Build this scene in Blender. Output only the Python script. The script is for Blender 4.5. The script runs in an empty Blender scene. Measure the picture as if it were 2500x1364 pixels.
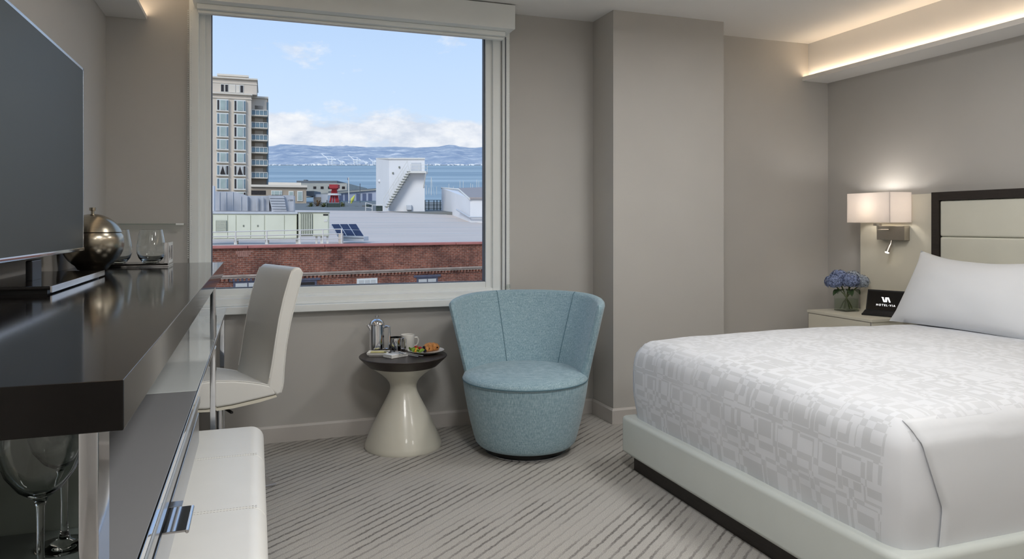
import bpy, bmesh, math, random
from mathutils import Vector, Matrix, noise as mnoise
R = math.radians
PI = math.pi
rnd = random.Random(7)

# ------------------------------------------------------------------ camera, world, sun, exposure
SC = bpy.context.scene
C = SC.collection
F_PX, HY, CAM_H, YAW = 1778.3, 548.2, 1.25, R(19.39)
cam_d = bpy.data.cameras.new('camera')
cam = bpy.data.objects.new('camera', cam_d)
C.objects.link(cam)
cam.location = (0, 0, CAM_H)
cam.rotation_euler = (R(90), 0, -YAW)
cam_d.sensor_width = 36
cam_d.lens = 36 * F_PX / 2500
cam_d.shift_y = -(682 - HY) / 2500
cam_d.clip_start = 0.05
cam_d.clip_end = 9000
SC.camera = cam
SC.view_settings.view_transform = 'Standard'
SC.view_settings.look = 'None'
SC.view_settings.exposure = 0.0
SC.view_settings.gamma = 1.0
SC.view_settings.use_curve_mapping = False
cy = SC.cycles
cy.max_bounces = 9
cy.diffuse_bounces = 4
cy.glossy_bounces = 4
cy.transmission_bounces = 9
cy.use_adaptive_sampling = True
cy.adaptive_threshold = 0.1
cy.transparent_max_bounces = 16
cy.caustics_reflective = False
cy.caustics_refractive = False
cy.sample_clamp_indirect = 6
cy.use_denoising = True


def lin(c):
    c = c / 255.0
    return c / 12.92 if c <= 0.04045 else ((c + 0.055) / 1.055) ** 2.4


def rgb(r, g, b):
    return (lin(r), lin(g), lin(b), 1.0)


SKY_STRENGTH = 1.12
SUN_STRENGTH = 2.0
FILL_POWER = 30.0      # added fill lamp, watts per light
COVE_STRENGTH = 9.0

W = bpy.data.worlds.new('sky')
SC.world = W
W.use_nodes = True
wt = W.node_tree
wt.nodes.clear()


def nd(t, typ, **k):
    n = t.nodes.new(typ)
    for a, v in k.items():
        if a == 'ins':
            for i, val in v.items():
                n.inputs[i].default_value = val
        else:
            setattr(n, a, v)
    return n


def ramp(t, stops, interp='LINEAR'):
    n = t.nodes.new('ShaderNodeValToRGB')
    cr = n.color_ramp
    cr.interpolation = interp
    while len(cr.elements) < len(stops):
        cr.elements.new(0.5)
    for e, (p, c) in zip(cr.elements, stops):
        e.position = p
        e.color = c if isinstance(c, tuple) else (c, c, c, 1)
    return n


def math_n(t, op, a, b=None, clamp=False):
    n = t.nodes.new('ShaderNodeMath')
    n.operation = op
    n.use_clamp = clamp
    for i, v in enumerate((a, b)):
        if v is None:
            continue
        if isinstance(v, (int, float)):
            n.inputs[i].default_value = v
        else:
            t.links.new(v, n.inputs[i])
    return n.outputs[0]


def mixc(t, fac, a, b, blend='MIX'):
    n = t.nodes.new('ShaderNodeMix')
    n.data_type = 'RGBA'
    n.blend_type = blend
    for i, v in ((0, fac), (6, a), (7, b)):
        if isinstance(v, (int, float)):
            n.inputs[i].default_value = v
        elif isinstance(v, tuple):
            n.inputs[i].default_value = v
        else:
            t.links.new(v, n.inputs[i])
    return n.outputs[2]


def build_world():
    t = wt
    tc = nd(t, 'ShaderNodeTexCoord')
    sep = nd(t, 'ShaderNodeSeparateXYZ')
    t.links.new(tc.outputs['Generated'], sep.inputs[0])
    z = sep.outputs[2]
    sky = ramp(t, [(0.0, rgb(150, 155, 158)), (0.045, rgb(210, 222, 238)), (0.13, rgb(201, 221, 246)),
                   (0.21, rgb(190, 214, 246)), (0.30, rgb(176, 203, 242)), (1.0, rgb(128, 170, 226))])
    t.links.new(z, sky.inputs[0])
    mp = nd(t, 'ShaderNodeMapping')
    mp.inputs['Scale'].default_value = (1, 1, 2.1)
    t.links.new(tc.outputs['Generated'], mp.inputs[0])
    n1 = nd(t, 'ShaderNodeTexNoise', ins={'Scale': 9.0, 'Detail': 8.0, 'Roughness': 0.56})
    t.links.new(mp.outputs[0], n1.inputs[0])
    n2 = nd(t, 'ShaderNodeTexNoise', ins={'Scale': 26.0, 'Detail': 6.0, 'Roughness': 0.6})
    t.links.new(mp.outputs[0], n2.inputs[0])
    # a bank of cumulus low over the horizon all the way round, thin puffs above
    bank = ramp(t, [(0.06, 0.0), (0.085, 0.36), (0.125, 0.32), (0.155, 0.05), (0.17, 0.0), (0.30, -0.06), (0.6, -0.2)])
    t.links.new(z, bank.inputs[0])
    s = math_n(t, 'ADD', n1.outputs[0], bank.outputs[0])
    s = math_n(t, 'ADD', s, math_n(t, 'MULTIPLY', math_n(t, 'SUBTRACT', n2.outputs[0], 0.5), 0.28))
    cov = ramp(t, [(0.60, 0.0), (0.74, 0.95)])
    t.links.new(s, cov.inputs[0])
    shade = ramp(t, [(0.36, rgb(206, 212, 226)), (0.55, rgb(229, 231, 239)), (0.72, rgb(243, 242, 244))])
    t.links.new(n2.outputs[0], shade.inputs[0])
    col = mixc(t, cov.outputs[0], sky.outputs[0], shade.outputs[0])
    bg = nd(t, 'ShaderNodeBackground', ins={'Strength': SKY_STRENGTH})
    t.links.new(col, bg.inputs[0])
    out = nd(t, 'ShaderNodeOutputWorld')
    t.links.new(bg.outputs[0], out.inputs[0])


build_world()

sun_d = bpy.data.lights.new('sun', 'SUN')
sun_d.energy = SUN_STRENGTH
sun_d.angle = R(22)
sun_d.color = (1.0, 0.96, 0.9)
sun = bpy.data.objects.new('sun', sun_d)
C.objects.link(sun)
sun.rotation_euler = Vector((0.62, 0.70, -0.62)).to_track_quat('-Z', 'Y').to_euler()

# ------------------------------------------------------------------ materials


def M(name, col, rough=0.5, metal=0.0, var=0.0, vscale=8.0, bump=0.0, bscale=60.0, spec=0.5, coat=0.0,
      trans=0.0, ior=1.45, emit=None, es=0.0, aniso=None, sheen=0.0, bdist=0.01):
    m = bpy.data.materials.new(name)
    m.use_nodes = True
    t = m.node_tree
    p = t.nodes['Principled BSDF']
    p.inputs['Base Color'].default_value = col
    p.inputs['Roughness'].default_value = rough
    p.inputs['Metallic'].default_value = metal
    p.inputs['Specular IOR Level'].default_value = spec
    p.inputs['Coat Weight'].default_value = coat
    p.inputs['Transmission Weight'].default_value = trans
    p.inputs['IOR'].default_value = ior
    p.inputs['Sheen Weight'].default_value = sheen
    if emit:
        p.inputs['Emission Color'].default_value = emit
        p.inputs['Emission Strength'].default_value = es
    tc = nd(t, 'ShaderNodeTexCoord')
    vec = tc.outputs['Object']
    if aniso:
        mp = nd(t, 'ShaderNodeMapping')
        mp.inputs['Scale'].default_value = aniso
        t.links.new(vec, mp.inputs[0])
        vec = mp.outputs[0]
    if var:
        n = nd(t, 'ShaderNodeTexNoise', ins={'Scale': vscale, 'Detail': 4.0})
        t.links.new(vec, n.inputs[0])
        lo = tuple(max(0, x * (1 - var)) for x in col[:3]) + (1,)
        hi = tuple(min(1, x * (1 + var)) for x in col[:3]) + (1,)
        r = ramp(t, [(0.3, lo), (0.7, hi)])
        t.links.new(n.outputs[0], r.inputs[0])
        t.links.new(r.outputs[0], p.inputs['Base Color'])
    if bump:
        n = nd(t, 'ShaderNodeTexNoise', ins={'Scale': bscale, 'Detail': 3.0})
        t.links.new(vec, n.inputs[0])
        b = nd(t, 'ShaderNodeBump', ins={'Strength': bump, 'Distance': bdist})
        t.links.new(n.outputs[0], b.inputs['Height'])
        t.links.new(b.outputs[0], p.inputs['Normal'])
    return m


MT = {}
MT['wall'] = M('wall paint', rgb(188, 185, 180), 0.75, var=0.03, vscale=2, bump=0.05, bscale=300, bdist=0.002)
MT['ceiling'] = M('ceiling paint', rgb(234, 232, 229), 0.8, var=0.015, vscale=1.5)
MT['trim'] = M('trim paint', rgb(206, 204, 201), 0.45, var=0.015)
MT['base'] = M('baseboard paint', rgb(196, 191, 186), 0.4, var=0.02)
MT['white_frame'] = M('window frame white', rgb(234, 237, 235), 0.35, var=0.015)
MT['gasket'] = M('window gasket', rgb(92, 96, 104), 0.5, var=0.05)
MT['chrome'] = M('chrome', rgb(225, 226, 230), 0.08, 1.0, var=0.02)
MT['nickel'] = M('brushed nickel', rgb(188, 182, 172), 0.3, 1.0, var=0.06, vscale=40, aniso=(1, 1, 30))
MT['steel'] = M('brushed steel', rgb(206, 208, 212), 0.26, 1.0, var=0.06, vscale=60, aniso=(1, 12, 1))
MT['bucket'] = M('satin bronze steel', rgb(176, 167, 150), 0.24, 1.0, var=0.1, vscale=70, aniso=(0.3, 0.3, 12))
MT['dark_wood'] = M('dark espresso lacquer', rgb(21, 18, 17), 0.09, var=0.2, vscale=14, aniso=(6, 0.6, 6), coat=0.0, spec=0.45)
MT['table_wood'] = M('dark table wood', rgb(52, 44, 40), 0.35, var=0.25, vscale=30, aniso=(8, 1, 8))
MT['plinth'] = M('dark plinth wood', rgb(46, 40, 36), 0.45, var=0.2, vscale=20, aniso=(8, 1, 8))
MT['glass_top'] = M('back painted glass', rgb(206, 210, 208), 0.06, var=0.01, coat=0.6)
MT['glass_shaded'] = M('shaded back painted glass', rgb(128, 128, 129), 0.05, var=0.01, coat=0.3)  # same desk glass, the counter's shade put into a greyer colour
MT['niche'] = M('dark lacquered panel', rgb(112, 120, 114), 0.15, var=0.04)
MT['seam_blue'] = M('blue seam', rgb(92, 122, 134), 0.9, var=0.1)
MT['dark_tray'] = M('smoked glass', rgb(74, 80, 77), 0.12, var=0.1)
MT['leather'] = M('white leather', rgb(230, 229, 224), 0.38, var=0.015, bump=0.06, bscale=420, bdist=0.002)
MT['leather_bed'] = M('bed leather', rgb(206, 211, 206), 0.4, var=0.015, bump=0.05, bscale=420, bdist=0.002)
MT['stitch'] = M('stitching', rgb(165, 160, 152), 0.7, var=0.05)
MT['cream_leather'] = M('cream leather', rgb(216, 214, 200), 0.42, var=0.02, bump=0.05, bscale=380, bdist=0.002)
MT['cream'] = M('cream lacquer', rgb(222, 217, 201), 0.3, var=0.015)
MT['table_white'] = M('pearl lacquer', rgb(206, 203, 190), 0.28, var=0.015, coat=0.2)
MT['black'] = M('black plastic', rgb(20, 20, 22), 0.35, var=0.1)
MT['base_black'] = M('black base', rgb(18, 18, 19), 0.4, var=0.1)
MT['screen'] = M('tv screen', rgb(70, 74, 72), 0.42, var=0.02, spec=0.18)
MT['sheet'] = M('white cotton', rgb(220, 222, 225), 0.85, var=0.012, vscale=3, bump=0.25, bscale=7, bdist=0.012, sheen=0.1)
MT['porcelain'] = M('porcelain', rgb(236, 234, 228), 0.15, var=0.01)
MT['napkin'] = M('napkin linen', rgb(232, 231, 228), 0.9, var=0.02, bump=0.2, bscale=300)
MT['butter'] = M('butter', rgb(226, 216, 150), 0.5, var=0.05)
MT['jam'] = M('dark jam', rgb(50, 38, 40), 0.3, var=0.3, vscale=60)
MT['croissant'] = M('baked crust', rgb(206, 142, 80), 0.5, var=0.35, vscale=45, bump=0.4, bscale=90)
MT['lettuce'] = M('lettuce', rgb(128, 160, 60), 0.5, var=0.35, vscale=60)
MT['strawberry'] = M('strawberry', rgb(176, 44, 38), 0.35, var=0.25, vscale=120)
MT['blackberry'] = M('blackberry', rgb(30, 26, 40), 0.3, var=0.3, vscale=120)
MT['mango'] = M('mango', rgb(232, 170, 50), 0.4, var=0.15, vscale=60)
MT['leaf'] = M('hydrangea leaf', rgb(52, 72, 44), 0.5, var=0.3, vscale=50)
MT['stem'] = M('stem', rgb(96, 112, 62), 0.5, var=0.2, vscale=50)
MT['petal_a'] = M('blue petals', rgb(124, 137, 172), 0.7, var=0.35, vscale=45)
MT['petal_b'] = M('pale blue petals', rgb(154, 163, 175), 0.7, var=0.35, vscale=45)
MT['logo'] = M('screen logo', rgb(255, 255, 255), 0.5, emit=rgb(255, 255, 255), es=0.9, var=0.001)
MT['lcd'] = M('tablet display', rgb(4, 4, 5), 0.15, var=0.05)
MT['led'] = M('led strip', rgb(255, 220, 170), 0.5, emit=(1.0, 0.80, 0.58, 1), es=COVE_STRENGTH, var=0.001)
MT['bulb'] = M('reading bulb', rgb(255, 240, 210), 0.5, emit=(1.0, 0.85, 0.6, 1), es=14.0, var=0.001)


def glass_mat(name, col=(1, 1, 1, 1), rough=0.0, ior=1.45):
    m = bpy.data.materials.new(name)
    m.use_nodes = True
    t = m.node_tree
    t.nodes.clear()
    n = nd(t, 'ShaderNodeTexNoise', ins={'Scale': 30.0})
    tint = ramp(t, [(0.3, tuple(x * 0.985 for x in col[:3]) + (1,)), (0.7, col)])
    t.links.new(n.outputs[0], tint.inputs[0])
    g = nd(t, 'ShaderNodeBsdfGlass', ins={'Roughness': rough, 'IOR': ior})
    t.links.new(tint.outputs[0], g.inputs[0])
    o = nd(t, 'ShaderNodeOutputMaterial')
    t.links.new(g.outputs[0], o.inputs[0])
    return m


def pane_mat(name, tint=(0.985, 0.995, 0.99, 1), refl=1.0):
    """clear flat pane: transmits straight through, reflects by Fresnel"""
    m = bpy.data.materials.new(name)
    m.use_nodes = True
    t = m.node_tree
    t.nodes.clear()
    n = nd(t, 'ShaderNodeTexNoise', ins={'Scale': 3.0})
    tn = ramp(t, [(0.3, tuple(x * 0.995 for x in tint[:3]) + (1,)), (0.7, tint)])
    t.links.new(n.outputs[0], tn.inputs[0])
    tr = nd(t, 'ShaderNodeBsdfTransparent')
    t.links.new(tn.outputs[0], tr.inputs[0])
    gl = nd(t, 'ShaderNodeBsdfGlossy', ins={'Roughness': 0.0})
    fr = nd(t, 'ShaderNodeFresnel', ins={'IOR': 1.3})
    fac = math_n(t, 'MULTIPLY', fr.outputs[0], refl)
    mx = nd(t, 'ShaderNodeMixShader')
    t.links.new(fac, mx.inputs[0])
    t.links.new(tr.outputs[0], mx.inputs[1])
    t.links.new(gl.outputs[0], mx.inputs[2])
    o = nd(t, 'ShaderNodeOutputMaterial')
    t.links.new(mx.outputs[0], o.inputs[0])
    return m


MT['glass'] = glass_mat('drinking glass', (0.98, 0.99, 0.985, 1))
MT['vase_glass'] = pane_mat('vase glass', (0.95, 0.97, 0.95, 1), 1.6)
MT['water'] = pane_mat('vase water', (0.86, 0.90, 0.84, 1), 0.8)
MT['pane'] = pane_mat('window pane', refl=0.0)
MT['shelf_glass'] = pane_mat('shelf glass', (0.9, 0.94, 0.92, 1), 0.25)


def carpet_mat():
    m = M('striped carpet', rgb(165, 161, 152), 0.95)
    t = m.node_tree
    p = t.nodes['Principled BSDF']
    p.inputs['Specular IOR Level'].default_value = 0.15
    tc = nd(t, 'ShaderNodeTexCoord')
    mp = nd(t, 'ShaderNodeMapping')
    mp.inputs['Rotation'].default_value = (0, 0, R(-39))
    t.links.new(tc.outputs['Object'], mp.inputs[0])
    sep = nd(t, 'ShaderNodeSeparateXYZ')
    t.links.new(mp.outputs[0], sep.inputs[0])
    wob = nd(t, 'ShaderNodeTexNoise', ins={'Scale': 28.0, 'Detail': 3.0})
    t.links.new(mp.outputs[0], wob.inputs[0])
    q = math_n(t, 'ADD', sep.outputs[1], math_n(t, 'MULTIPLY', math_n(t, 'SUBTRACT', wob.outputs[0], 0.5), 0.016))
    fr = math_n(t, 'FRACT', math_n(t, 'DIVIDE', q, 0.043))
    tri = math_n(t, 'ABSOLUTE', math_n(t, 'SUBTRACT', fr, 0.5))
    line = ramp(t, [(0.33, 0.0), (0.43, 1.0)])
    t.links.new(tri, line.inputs[0])
    # the stripes thin out in long patches
    mp2 = nd(t, 'ShaderNodeMapping')
    mp2.inputs['Scale'].default_value = (1.0, 2.2, 1)
    mp2.inputs['Rotation'].default_value = (0, 0, R(-20))
    t.links.new(mp.outputs[0], mp2.inputs[0])
    pn = nd(t, 'ShaderNodeTexNoise', ins={'Scale': 1.9, 'Detail': 2.0})
    t.links.new(mp2.outputs[0], pn.inputs[0])
    pm = ramp(t, [(0.40, 0.12), (0.56, 1.0)])
    t.links.new(pn.outputs[0], pm.inputs[0])
    br = nd(t, 'ShaderNodeTexNoise', ins={'Scale': 160.0, 'Detail': 2.0})
    t.links.new(tc.outputs['Object'], br.inputs[0])
    brk = ramp(t, [(0.30, 0.35), (0.55, 1.0)])
    t.links.new(br.outputs[0], brk.inputs[0])
    fac = math_n(t, 'MULTIPLY', math_n(t, 'MULTIPLY', line.outputs[0], pm.outputs[0]), brk.outputs[0])
    sp = nd(t, 'ShaderNodeTexNoise', ins={'Scale': 330.0, 'Detail': 2.0})
    t.links.new(tc.outputs['Object'], sp.inputs[0])
    basec = ramp(t, [(0.3, rgb(150, 146, 140)), (0.5, rgb(177, 173, 167)), (0.7, rgb(195, 192, 186))])
    t.links.new(sp.outputs[0], basec.inputs[0])
    col = mixc(t, math_n(t, 'MULTIPLY', fac, 0.80), basec.outputs[0], rgb(84, 80, 77))
    t.links.new(col, p.inputs['Base Color'])
    hgt = math_n(t, 'SUBTRACT', sp.outputs[0], math_n(t, 'MULTIPLY', line.outputs[0], 0.9))
    b = nd(t, 'ShaderNodeBump', ins={'Strength': 0.6, 'Distance': 0.004})
    t.links.new(hgt, b.inputs['Height'])
    t.links.new(b.outputs[0], p.inputs['Normal'])
    return m


def bedspread_mat():
    """white damask of interlocking rectangles, plain on the tucked side (u above 50)"""
    m = M('woven bedspread', rgb(232, 234, 238), 0.75)
    t = m.node_tree
    p = t.nodes['Principled BSDF']
    uv = nd(t, 'ShaderNodeUVMap')
    uv.uv_map = 'UVMap'
    sep = nd(t, 'ShaderNodeSeparateXYZ')
    t.links.new(uv.outputs[0], sep.inputs[0])
    u, v = sep.outputs[0], sep.outputs[1]

    def cells(su, sv, ou, ov, thr, brick):
        cv = math_n(t, 'FLOOR', math_n(t, 'ADD', math_n(t, 'DIVIDE', v, sv), ov))
        sh = math_n(t, 'MULTIPLY', cv, brick)
        cu = math_n(t, 'FLOOR', math_n(t, 'ADD', math_n(t, 'ADD', math_n(t, 'DIVIDE', u, su), ou), sh))
        cb = nd(t, 'ShaderNodeCombineXYZ')
        t.links.new(cu, cb.inputs[0])
        t.links.new(cv, cb.inputs[1])
        cb.inputs[2].default_value = ou * 3.7
        wn = nd(t, 'ShaderNodeTexWhiteNoise')
        t.links.new(cb.outputs[0], wn.inputs[0])
        return math_n(t, 'GREATER_THAN', wn.outputs[0], thr)
    def rings(bw, rh, mort, off, ou, ov):
        mp = nd(t, 'ShaderNodeMapping')
        mp.inputs['Location'].default_value = (ou, ov, 0)
        t.links.new(uv.outputs[0], mp.inputs[0])
        k = nd(t, 'ShaderNodeTexBrick', ins={'Scale': 1.0, 'Mortar Size': mort, 'Mortar Smooth': 0.0, 'Brick Width': bw, 'Row Height': rh})
        k.offset = off
        k.squash = 1.35
        k.squash_frequency = 3
        t.links.new(mp.outputs[0], k.inputs[0])
        return k.outputs['Fac']

    def xor(p_, q_):
        return math_n(t, 'ABSOLUTE', math_n(t, 'SUBTRACT', p_, q_))
    r1 = rings(0.175, 0.088, 0.011, 0.42, 0.0, 0.0)
    r2 = rings(0.104, 0.132, 0.012, 0.27, 0.03, 0.05)
    f1 = cells(0.088, 0.066, 0.3, 0.1, 0.62, 0.37)
    f2 = cells(0.058, 0.132, 0.7, 0.4, 0.66, 0.2)
    y = xor(xor(math_n(t, 'MAXIMUM', f1, f2), r1), r2)
    plain = math_n(t, 'LESS_THAN', u, 50.0)
    fac = math_n(t, 'MULTIPLY', math_n(t, 'MULTIPLY', y, plain), 1.0)
    fn = nd(t, 'ShaderNodeTexNoise', ins={'Scale': 2.2, 'Detail': 1.0})
    t.links.new(uv.outputs[0], fn.inputs[0])
    fm = ramp(t, [(0.34, 0.55), (0.6, 1.0)])
    t.links.new(fn.outputs[0], fm.inputs[0])
    fac = math_n(t, 'MULTIPLY', fac, fm.outputs[0])
    col = mixc(t, fac, rgb(221, 223, 227), rgb(206, 208, 211))
    t.links.new(col, p.inputs['Base Color'])
    tc = nd(t, 'ShaderNodeTexCoord')
    wn = nd(t, 'ShaderNodeTexNoise', ins={'Scale': 5.0, 'Detail': 2.0})
    t.links.new(tc.outputs['Object'], wn.inputs[0])
    bp = nd(t, 'ShaderNodeBump', ins={'Strength': 0.18, 'Distance': 0.02})
    t.links.new(wn.outputs[0], bp.inputs['Height'])
    t.links.new(bp.outputs[0], p.inputs['Normal'])
    rg = math_n(t, 'SUBTRACT', 0.8, math_n(t, 'MULTIPLY', fac, 0.15))
    t.links.new(rg, p.inputs['Roughness'])
    return m


def linen_mat():
    m = M('blue linen weave', rgb(124, 160, 174), 0.9, sheen=0.25)
    t = m.node_tree
    p = t.nodes['Principled BSDF']
    p.inputs['Specular IOR Level'].default_value = 0.2
    tc = nd(t, 'ShaderNodeTexCoord')
    hs = []
    for sc in ((190, 190, 14), (16, 16, 260)):
        mp = nd(t, 'ShaderNodeMapping')
        mp.inputs['Scale'].default_value = sc
        t.links.new(tc.outputs['Object'], mp.inputs[0])
        n = nd(t, 'ShaderNodeTexNoise', ins={'Scale': 1.6, 'Detail': 2.0})
        t.links.new(mp.outputs[0], n.inputs[0])
        hs.append(n.outputs[0])
    s = math_n(t, 'ADD', math_n(t, 'MULTIPLY', hs[0], 0.66), math_n(t, 'MULTIPLY', hs[1], 0.34))
    r = ramp(t, [(0.32, rgb(118, 147, 160)), (0.5, rgb(146, 173, 184)), (0.68, rgb(180, 201, 208))])
    t.links.new(s, r.inputs[0])
    t.links.new(r.outputs[0], p.inputs['Base Color'])
    b = nd(t, 'ShaderNodeBump', ins={'Strength': 0.25, 'Distance': 0.003})
    t.links.new(s, b.inputs['Height'])
    t.links.new(b.outputs[0], p.inputs['Normal'])
    return m


def shade_mat():
    m = bpy.data.materials.new('lamp shade fabric')
    m.use_nodes = True
    t = m.node_tree
    t.nodes.clear()
    n = nd(t, 'ShaderNodeTexNoise', ins={'Scale': 220.0})
    c = ramp(t, [(0.3, rgb(232, 226, 222)), (0.7, rgb(242, 237, 233))])
    t.links.new(n.outputs[0], c.inputs[0])
    d = nd(t, 'ShaderNodeBsdfDiffuse')
    tr = nd(t, 'ShaderNodeBsdfTranslucent')
    for x in (d, tr):
        t.links.new(c.outputs[0], x.inputs[0])
    mx = nd(t, 'ShaderNodeMixShader', ins={0: 0.6})
    t.links.new(d.outputs[0], mx.inputs[1])
    t.links.new(tr.outputs[0], mx.inputs[2])
    o = nd(t, 'ShaderNodeOutputMaterial')
    t.links.new(mx.outputs[0], o.inputs[0])
    return m


MT['carpet'] = carpet_mat()
MT['bedspread'] = bedspread_mat()
MT['linen'] = linen_mat()
MT['shade'] = shade_mat()

# ------------------------------------------------------------------ mesh helpers
OFF = {}


class B:
    def __init__(self):
        self.bm = bmesh.new()

    def box(self, x0, x1, y0, y1, z0, z1, bev=0.0, seg=2):
        r = bmesh.ops.create_cube(self.bm, size=1.0)
        for v in r['verts']:
            v.co = Vector(((x0 + x1) / 2 + v.co.x * (x1 - x0), (y0 + y1) / 2 + v.co.y * (y1 - y0), (z0 + z1) / 2 + v.co.z * (z1 - z0)))
        if bev:
            es = list({e for v in r['verts'] for e in v.link_edges})
            bmesh.ops.bevel(self.bm, geom=es, offset=bev, segments=seg, profile=0.5, affect='EDGES')
        return self

    def hexa(self, p):
        """box from 8 points: 4 of the near face, 4 of the far face, both in turning order"""
        vs = [self.bm.verts.new(Vector(q)) for q in p]
        for f in ((0, 1, 2, 3), (7, 6, 5, 4), (0, 4, 5, 1), (1, 5, 6, 2), (2, 6, 7, 3), (3, 7, 4, 0)):
            self.bm.faces.new([vs[i] for i in f])
        bmesh.ops.recalc_face_normals(self.bm, faces=self.bm.faces[:])
        return self

    def lathe(self, prof, cx=0, cy=0, seg=48, cap=True):
        rings = []
        for r, z in prof:
            if r <= 1e-6:
                rings.append([self.bm.verts.new((cx, cy, z))])
            else:
                rings.append([self.bm.verts.new((cx + r * math.cos(2 * PI * i / seg), cy + r * math.sin(2 * PI * i / seg), z)) for i in range(seg)])
        for a, b in zip(rings[:-1], rings[1:]):
            for i in range(seg):
                j = (i + 1) % seg
                if len(a) == 1 and len(b) == 1:
                    continue
                if len(a) == 1:
                    self.bm.faces.new((a[0], b[j], b[i]))
                elif len(b) == 1:
                    self.bm.faces.new((a[i], a[j], b[0]))
                else:
                    self.bm.faces.new((a[i], a[j], b[j], b[i]))
        if cap:
            for ring in (rings[0], rings[-1]):
                if len(ring) > 1:
                    self.bm.faces.new(ring)
        bmesh.ops.recalc_face_normals(self.bm, faces=self.bm.faces[:])
        return self

    def tube(self, pts, r, seg=10, closed=False):
        pts = [Vector(p) for p in pts]
        n = len(pts)
        rr = r if isinstance(r, (list, tuple)) else [r] * n
        rings = []
        up = None
        for i, p in enumerate(pts):
            if closed:
                t = pts[(i + 1) % n] - pts[i - 1]
            else:
                t = pts[min(i + 1, n - 1)] - pts[max(i - 1, 0)]
            t.normalize()
            if up is None:
                up = Vector((0, 0, 1)) if abs(t.z) < 0.9 else Vector((1, 0, 0))
            a = t.cross(up).normalized()
            up = a.cross(t).normalized()
            rings.append([self.bm.verts.new(p + (a * math.cos(2 * PI * k / seg) + up * math.sin(2 * PI * k / seg)) * rr[i]) for k in range(seg)])
        pr = list(zip(rings[:-1], rings[1:]))
        if closed:
            pr.append((rings[-1], rings[0]))
        for a, b in pr:
            for k in range(seg):
                j = (k + 1) % seg
                self.bm.faces.new((a[k], a[j], b[j], b[k]))
        if not closed:
            self.bm.faces.new(rings[0][::-1])
            self.bm.faces.new(rings[-1])
        bmesh.ops.recalc_face_normals(self.bm, faces=self.bm.faces[:])
        return self

    def grid(self, fn, nu, nv, closed_u=False):
        g = [[self.bm.verts.new(Vector(fn(i / (nu if closed_u else nu - 1), j / (nv - 1)))) for j in range(nv)] for i in range(nu)]
        for i in range(nu if closed_u else nu - 1):
            for j in range(nv - 1):
                a, b = g[i], g[(i + 1) % nu]
                self.bm.faces.new((a[j], b[j], b[j + 1], a[j + 1]))
        return self

    def extrude_poly(self, pts, axis, a, b):
        """polygon of 2-D points in the plane square to axis, extruded from a to b"""
        def mk(p, t):
            return {'x': (t, p[0], p[1]), 'y': (p[0], t, p[1]), 'z': (p[0], p[1], t)}[axis]
        va = [self.bm.verts.new(mk(p, a)) for p in pts]
        vb = [self.bm.verts.new(mk(p, b)) for p in pts]
        self.bm.faces.new(va)
        self.bm.faces.new(vb[::-1])
        n = len(pts)
        for i in range(n):
            j = (i + 1) % n
            self.bm.faces.new((va[j], va[i], vb[i], vb[j]))
        bmesh.ops.recalc_face_normals(self.bm, faces=self.bm.faces[:])
        return self

    def xf(self, mat):
        bmesh.ops.transform(self.bm, matrix=mat, verts=self.bm.verts[:])
        return self

    def build(self, name, mat, parent=None, smooth=28, world=False, thick=0.0, subsurf=0):
        """world=True: the points are in room (or view-frame) coordinates and are brought under the parent"""
        if world and parent is not None:
            o = OFF.get(parent.name, Vector((0, 0, 0)))
            bmesh.ops.translate(self.bm, vec=-o, verts=self.bm.verts[:])
        me = bpy.data.meshes.new(name)
        self.bm.to_mesh(me)
        self.bm.free()
        ob = bpy.data.objects.new(name, me)
        C.objects.link(ob)
        me.materials.append(MT[mat] if isinstance(mat, str) else mat)
        if smooth:
            me.polygons.foreach_set('use_smooth', [True] * len(me.polygons))
            me.set_sharp_from_angle(angle=R(smooth))
        if len(me.polygons) < 3000:
            wn = ob.modifiers.new('weighted normals', 'WEIGHTED_NORMAL')
            wn.keep_sharp = True
        if thick:
            md = ob.modifiers.new('thickness', 'SOLIDIFY')
            md.thickness = thick
        if subsurf:
            md = ob.modifiers.new('round', 'SUBSURF')
            md.levels = md.render_levels = subsurf
        if parent is not None:
            ob.parent = parent
            OFF[ob.name] = OFF.get(parent.name, Vector((0, 0, 0)))
        return ob


def tag(o, label, cat, group=None, kind=None):
    o['label'] = label
    o['category'] = cat
    if group:
        o['group'] = group
    if kind:
        o['kind'] = kind
    return o


def thing(name, label, cat, loc, rotz=0.0, group=None):
    o = bpy.data.objects.new(name, None)
    o.empty_display_size = 0.05
    C.objects.link(o)
    o.location = loc
    o.rotation_euler = (0, 0, rotz)
    OFF[o.name] = Vector(loc) if rotz == 0 else Vector((0, 0, 0))
    return tag(o, label, cat, group)


def struct(o, label):
    o['kind'] = 'structure'
    o['label'] = label
    return o


def plabel(o, label):
    o['label'] = label
    return o


def copy_tree(o, parent=None):
    c = o.copy()
    C.objects.link(c)
    c.parent = parent
    for ch in [x for x in bpy.data.objects if x.parent == o]:
        copy_tree(ch, c)
    return c


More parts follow.
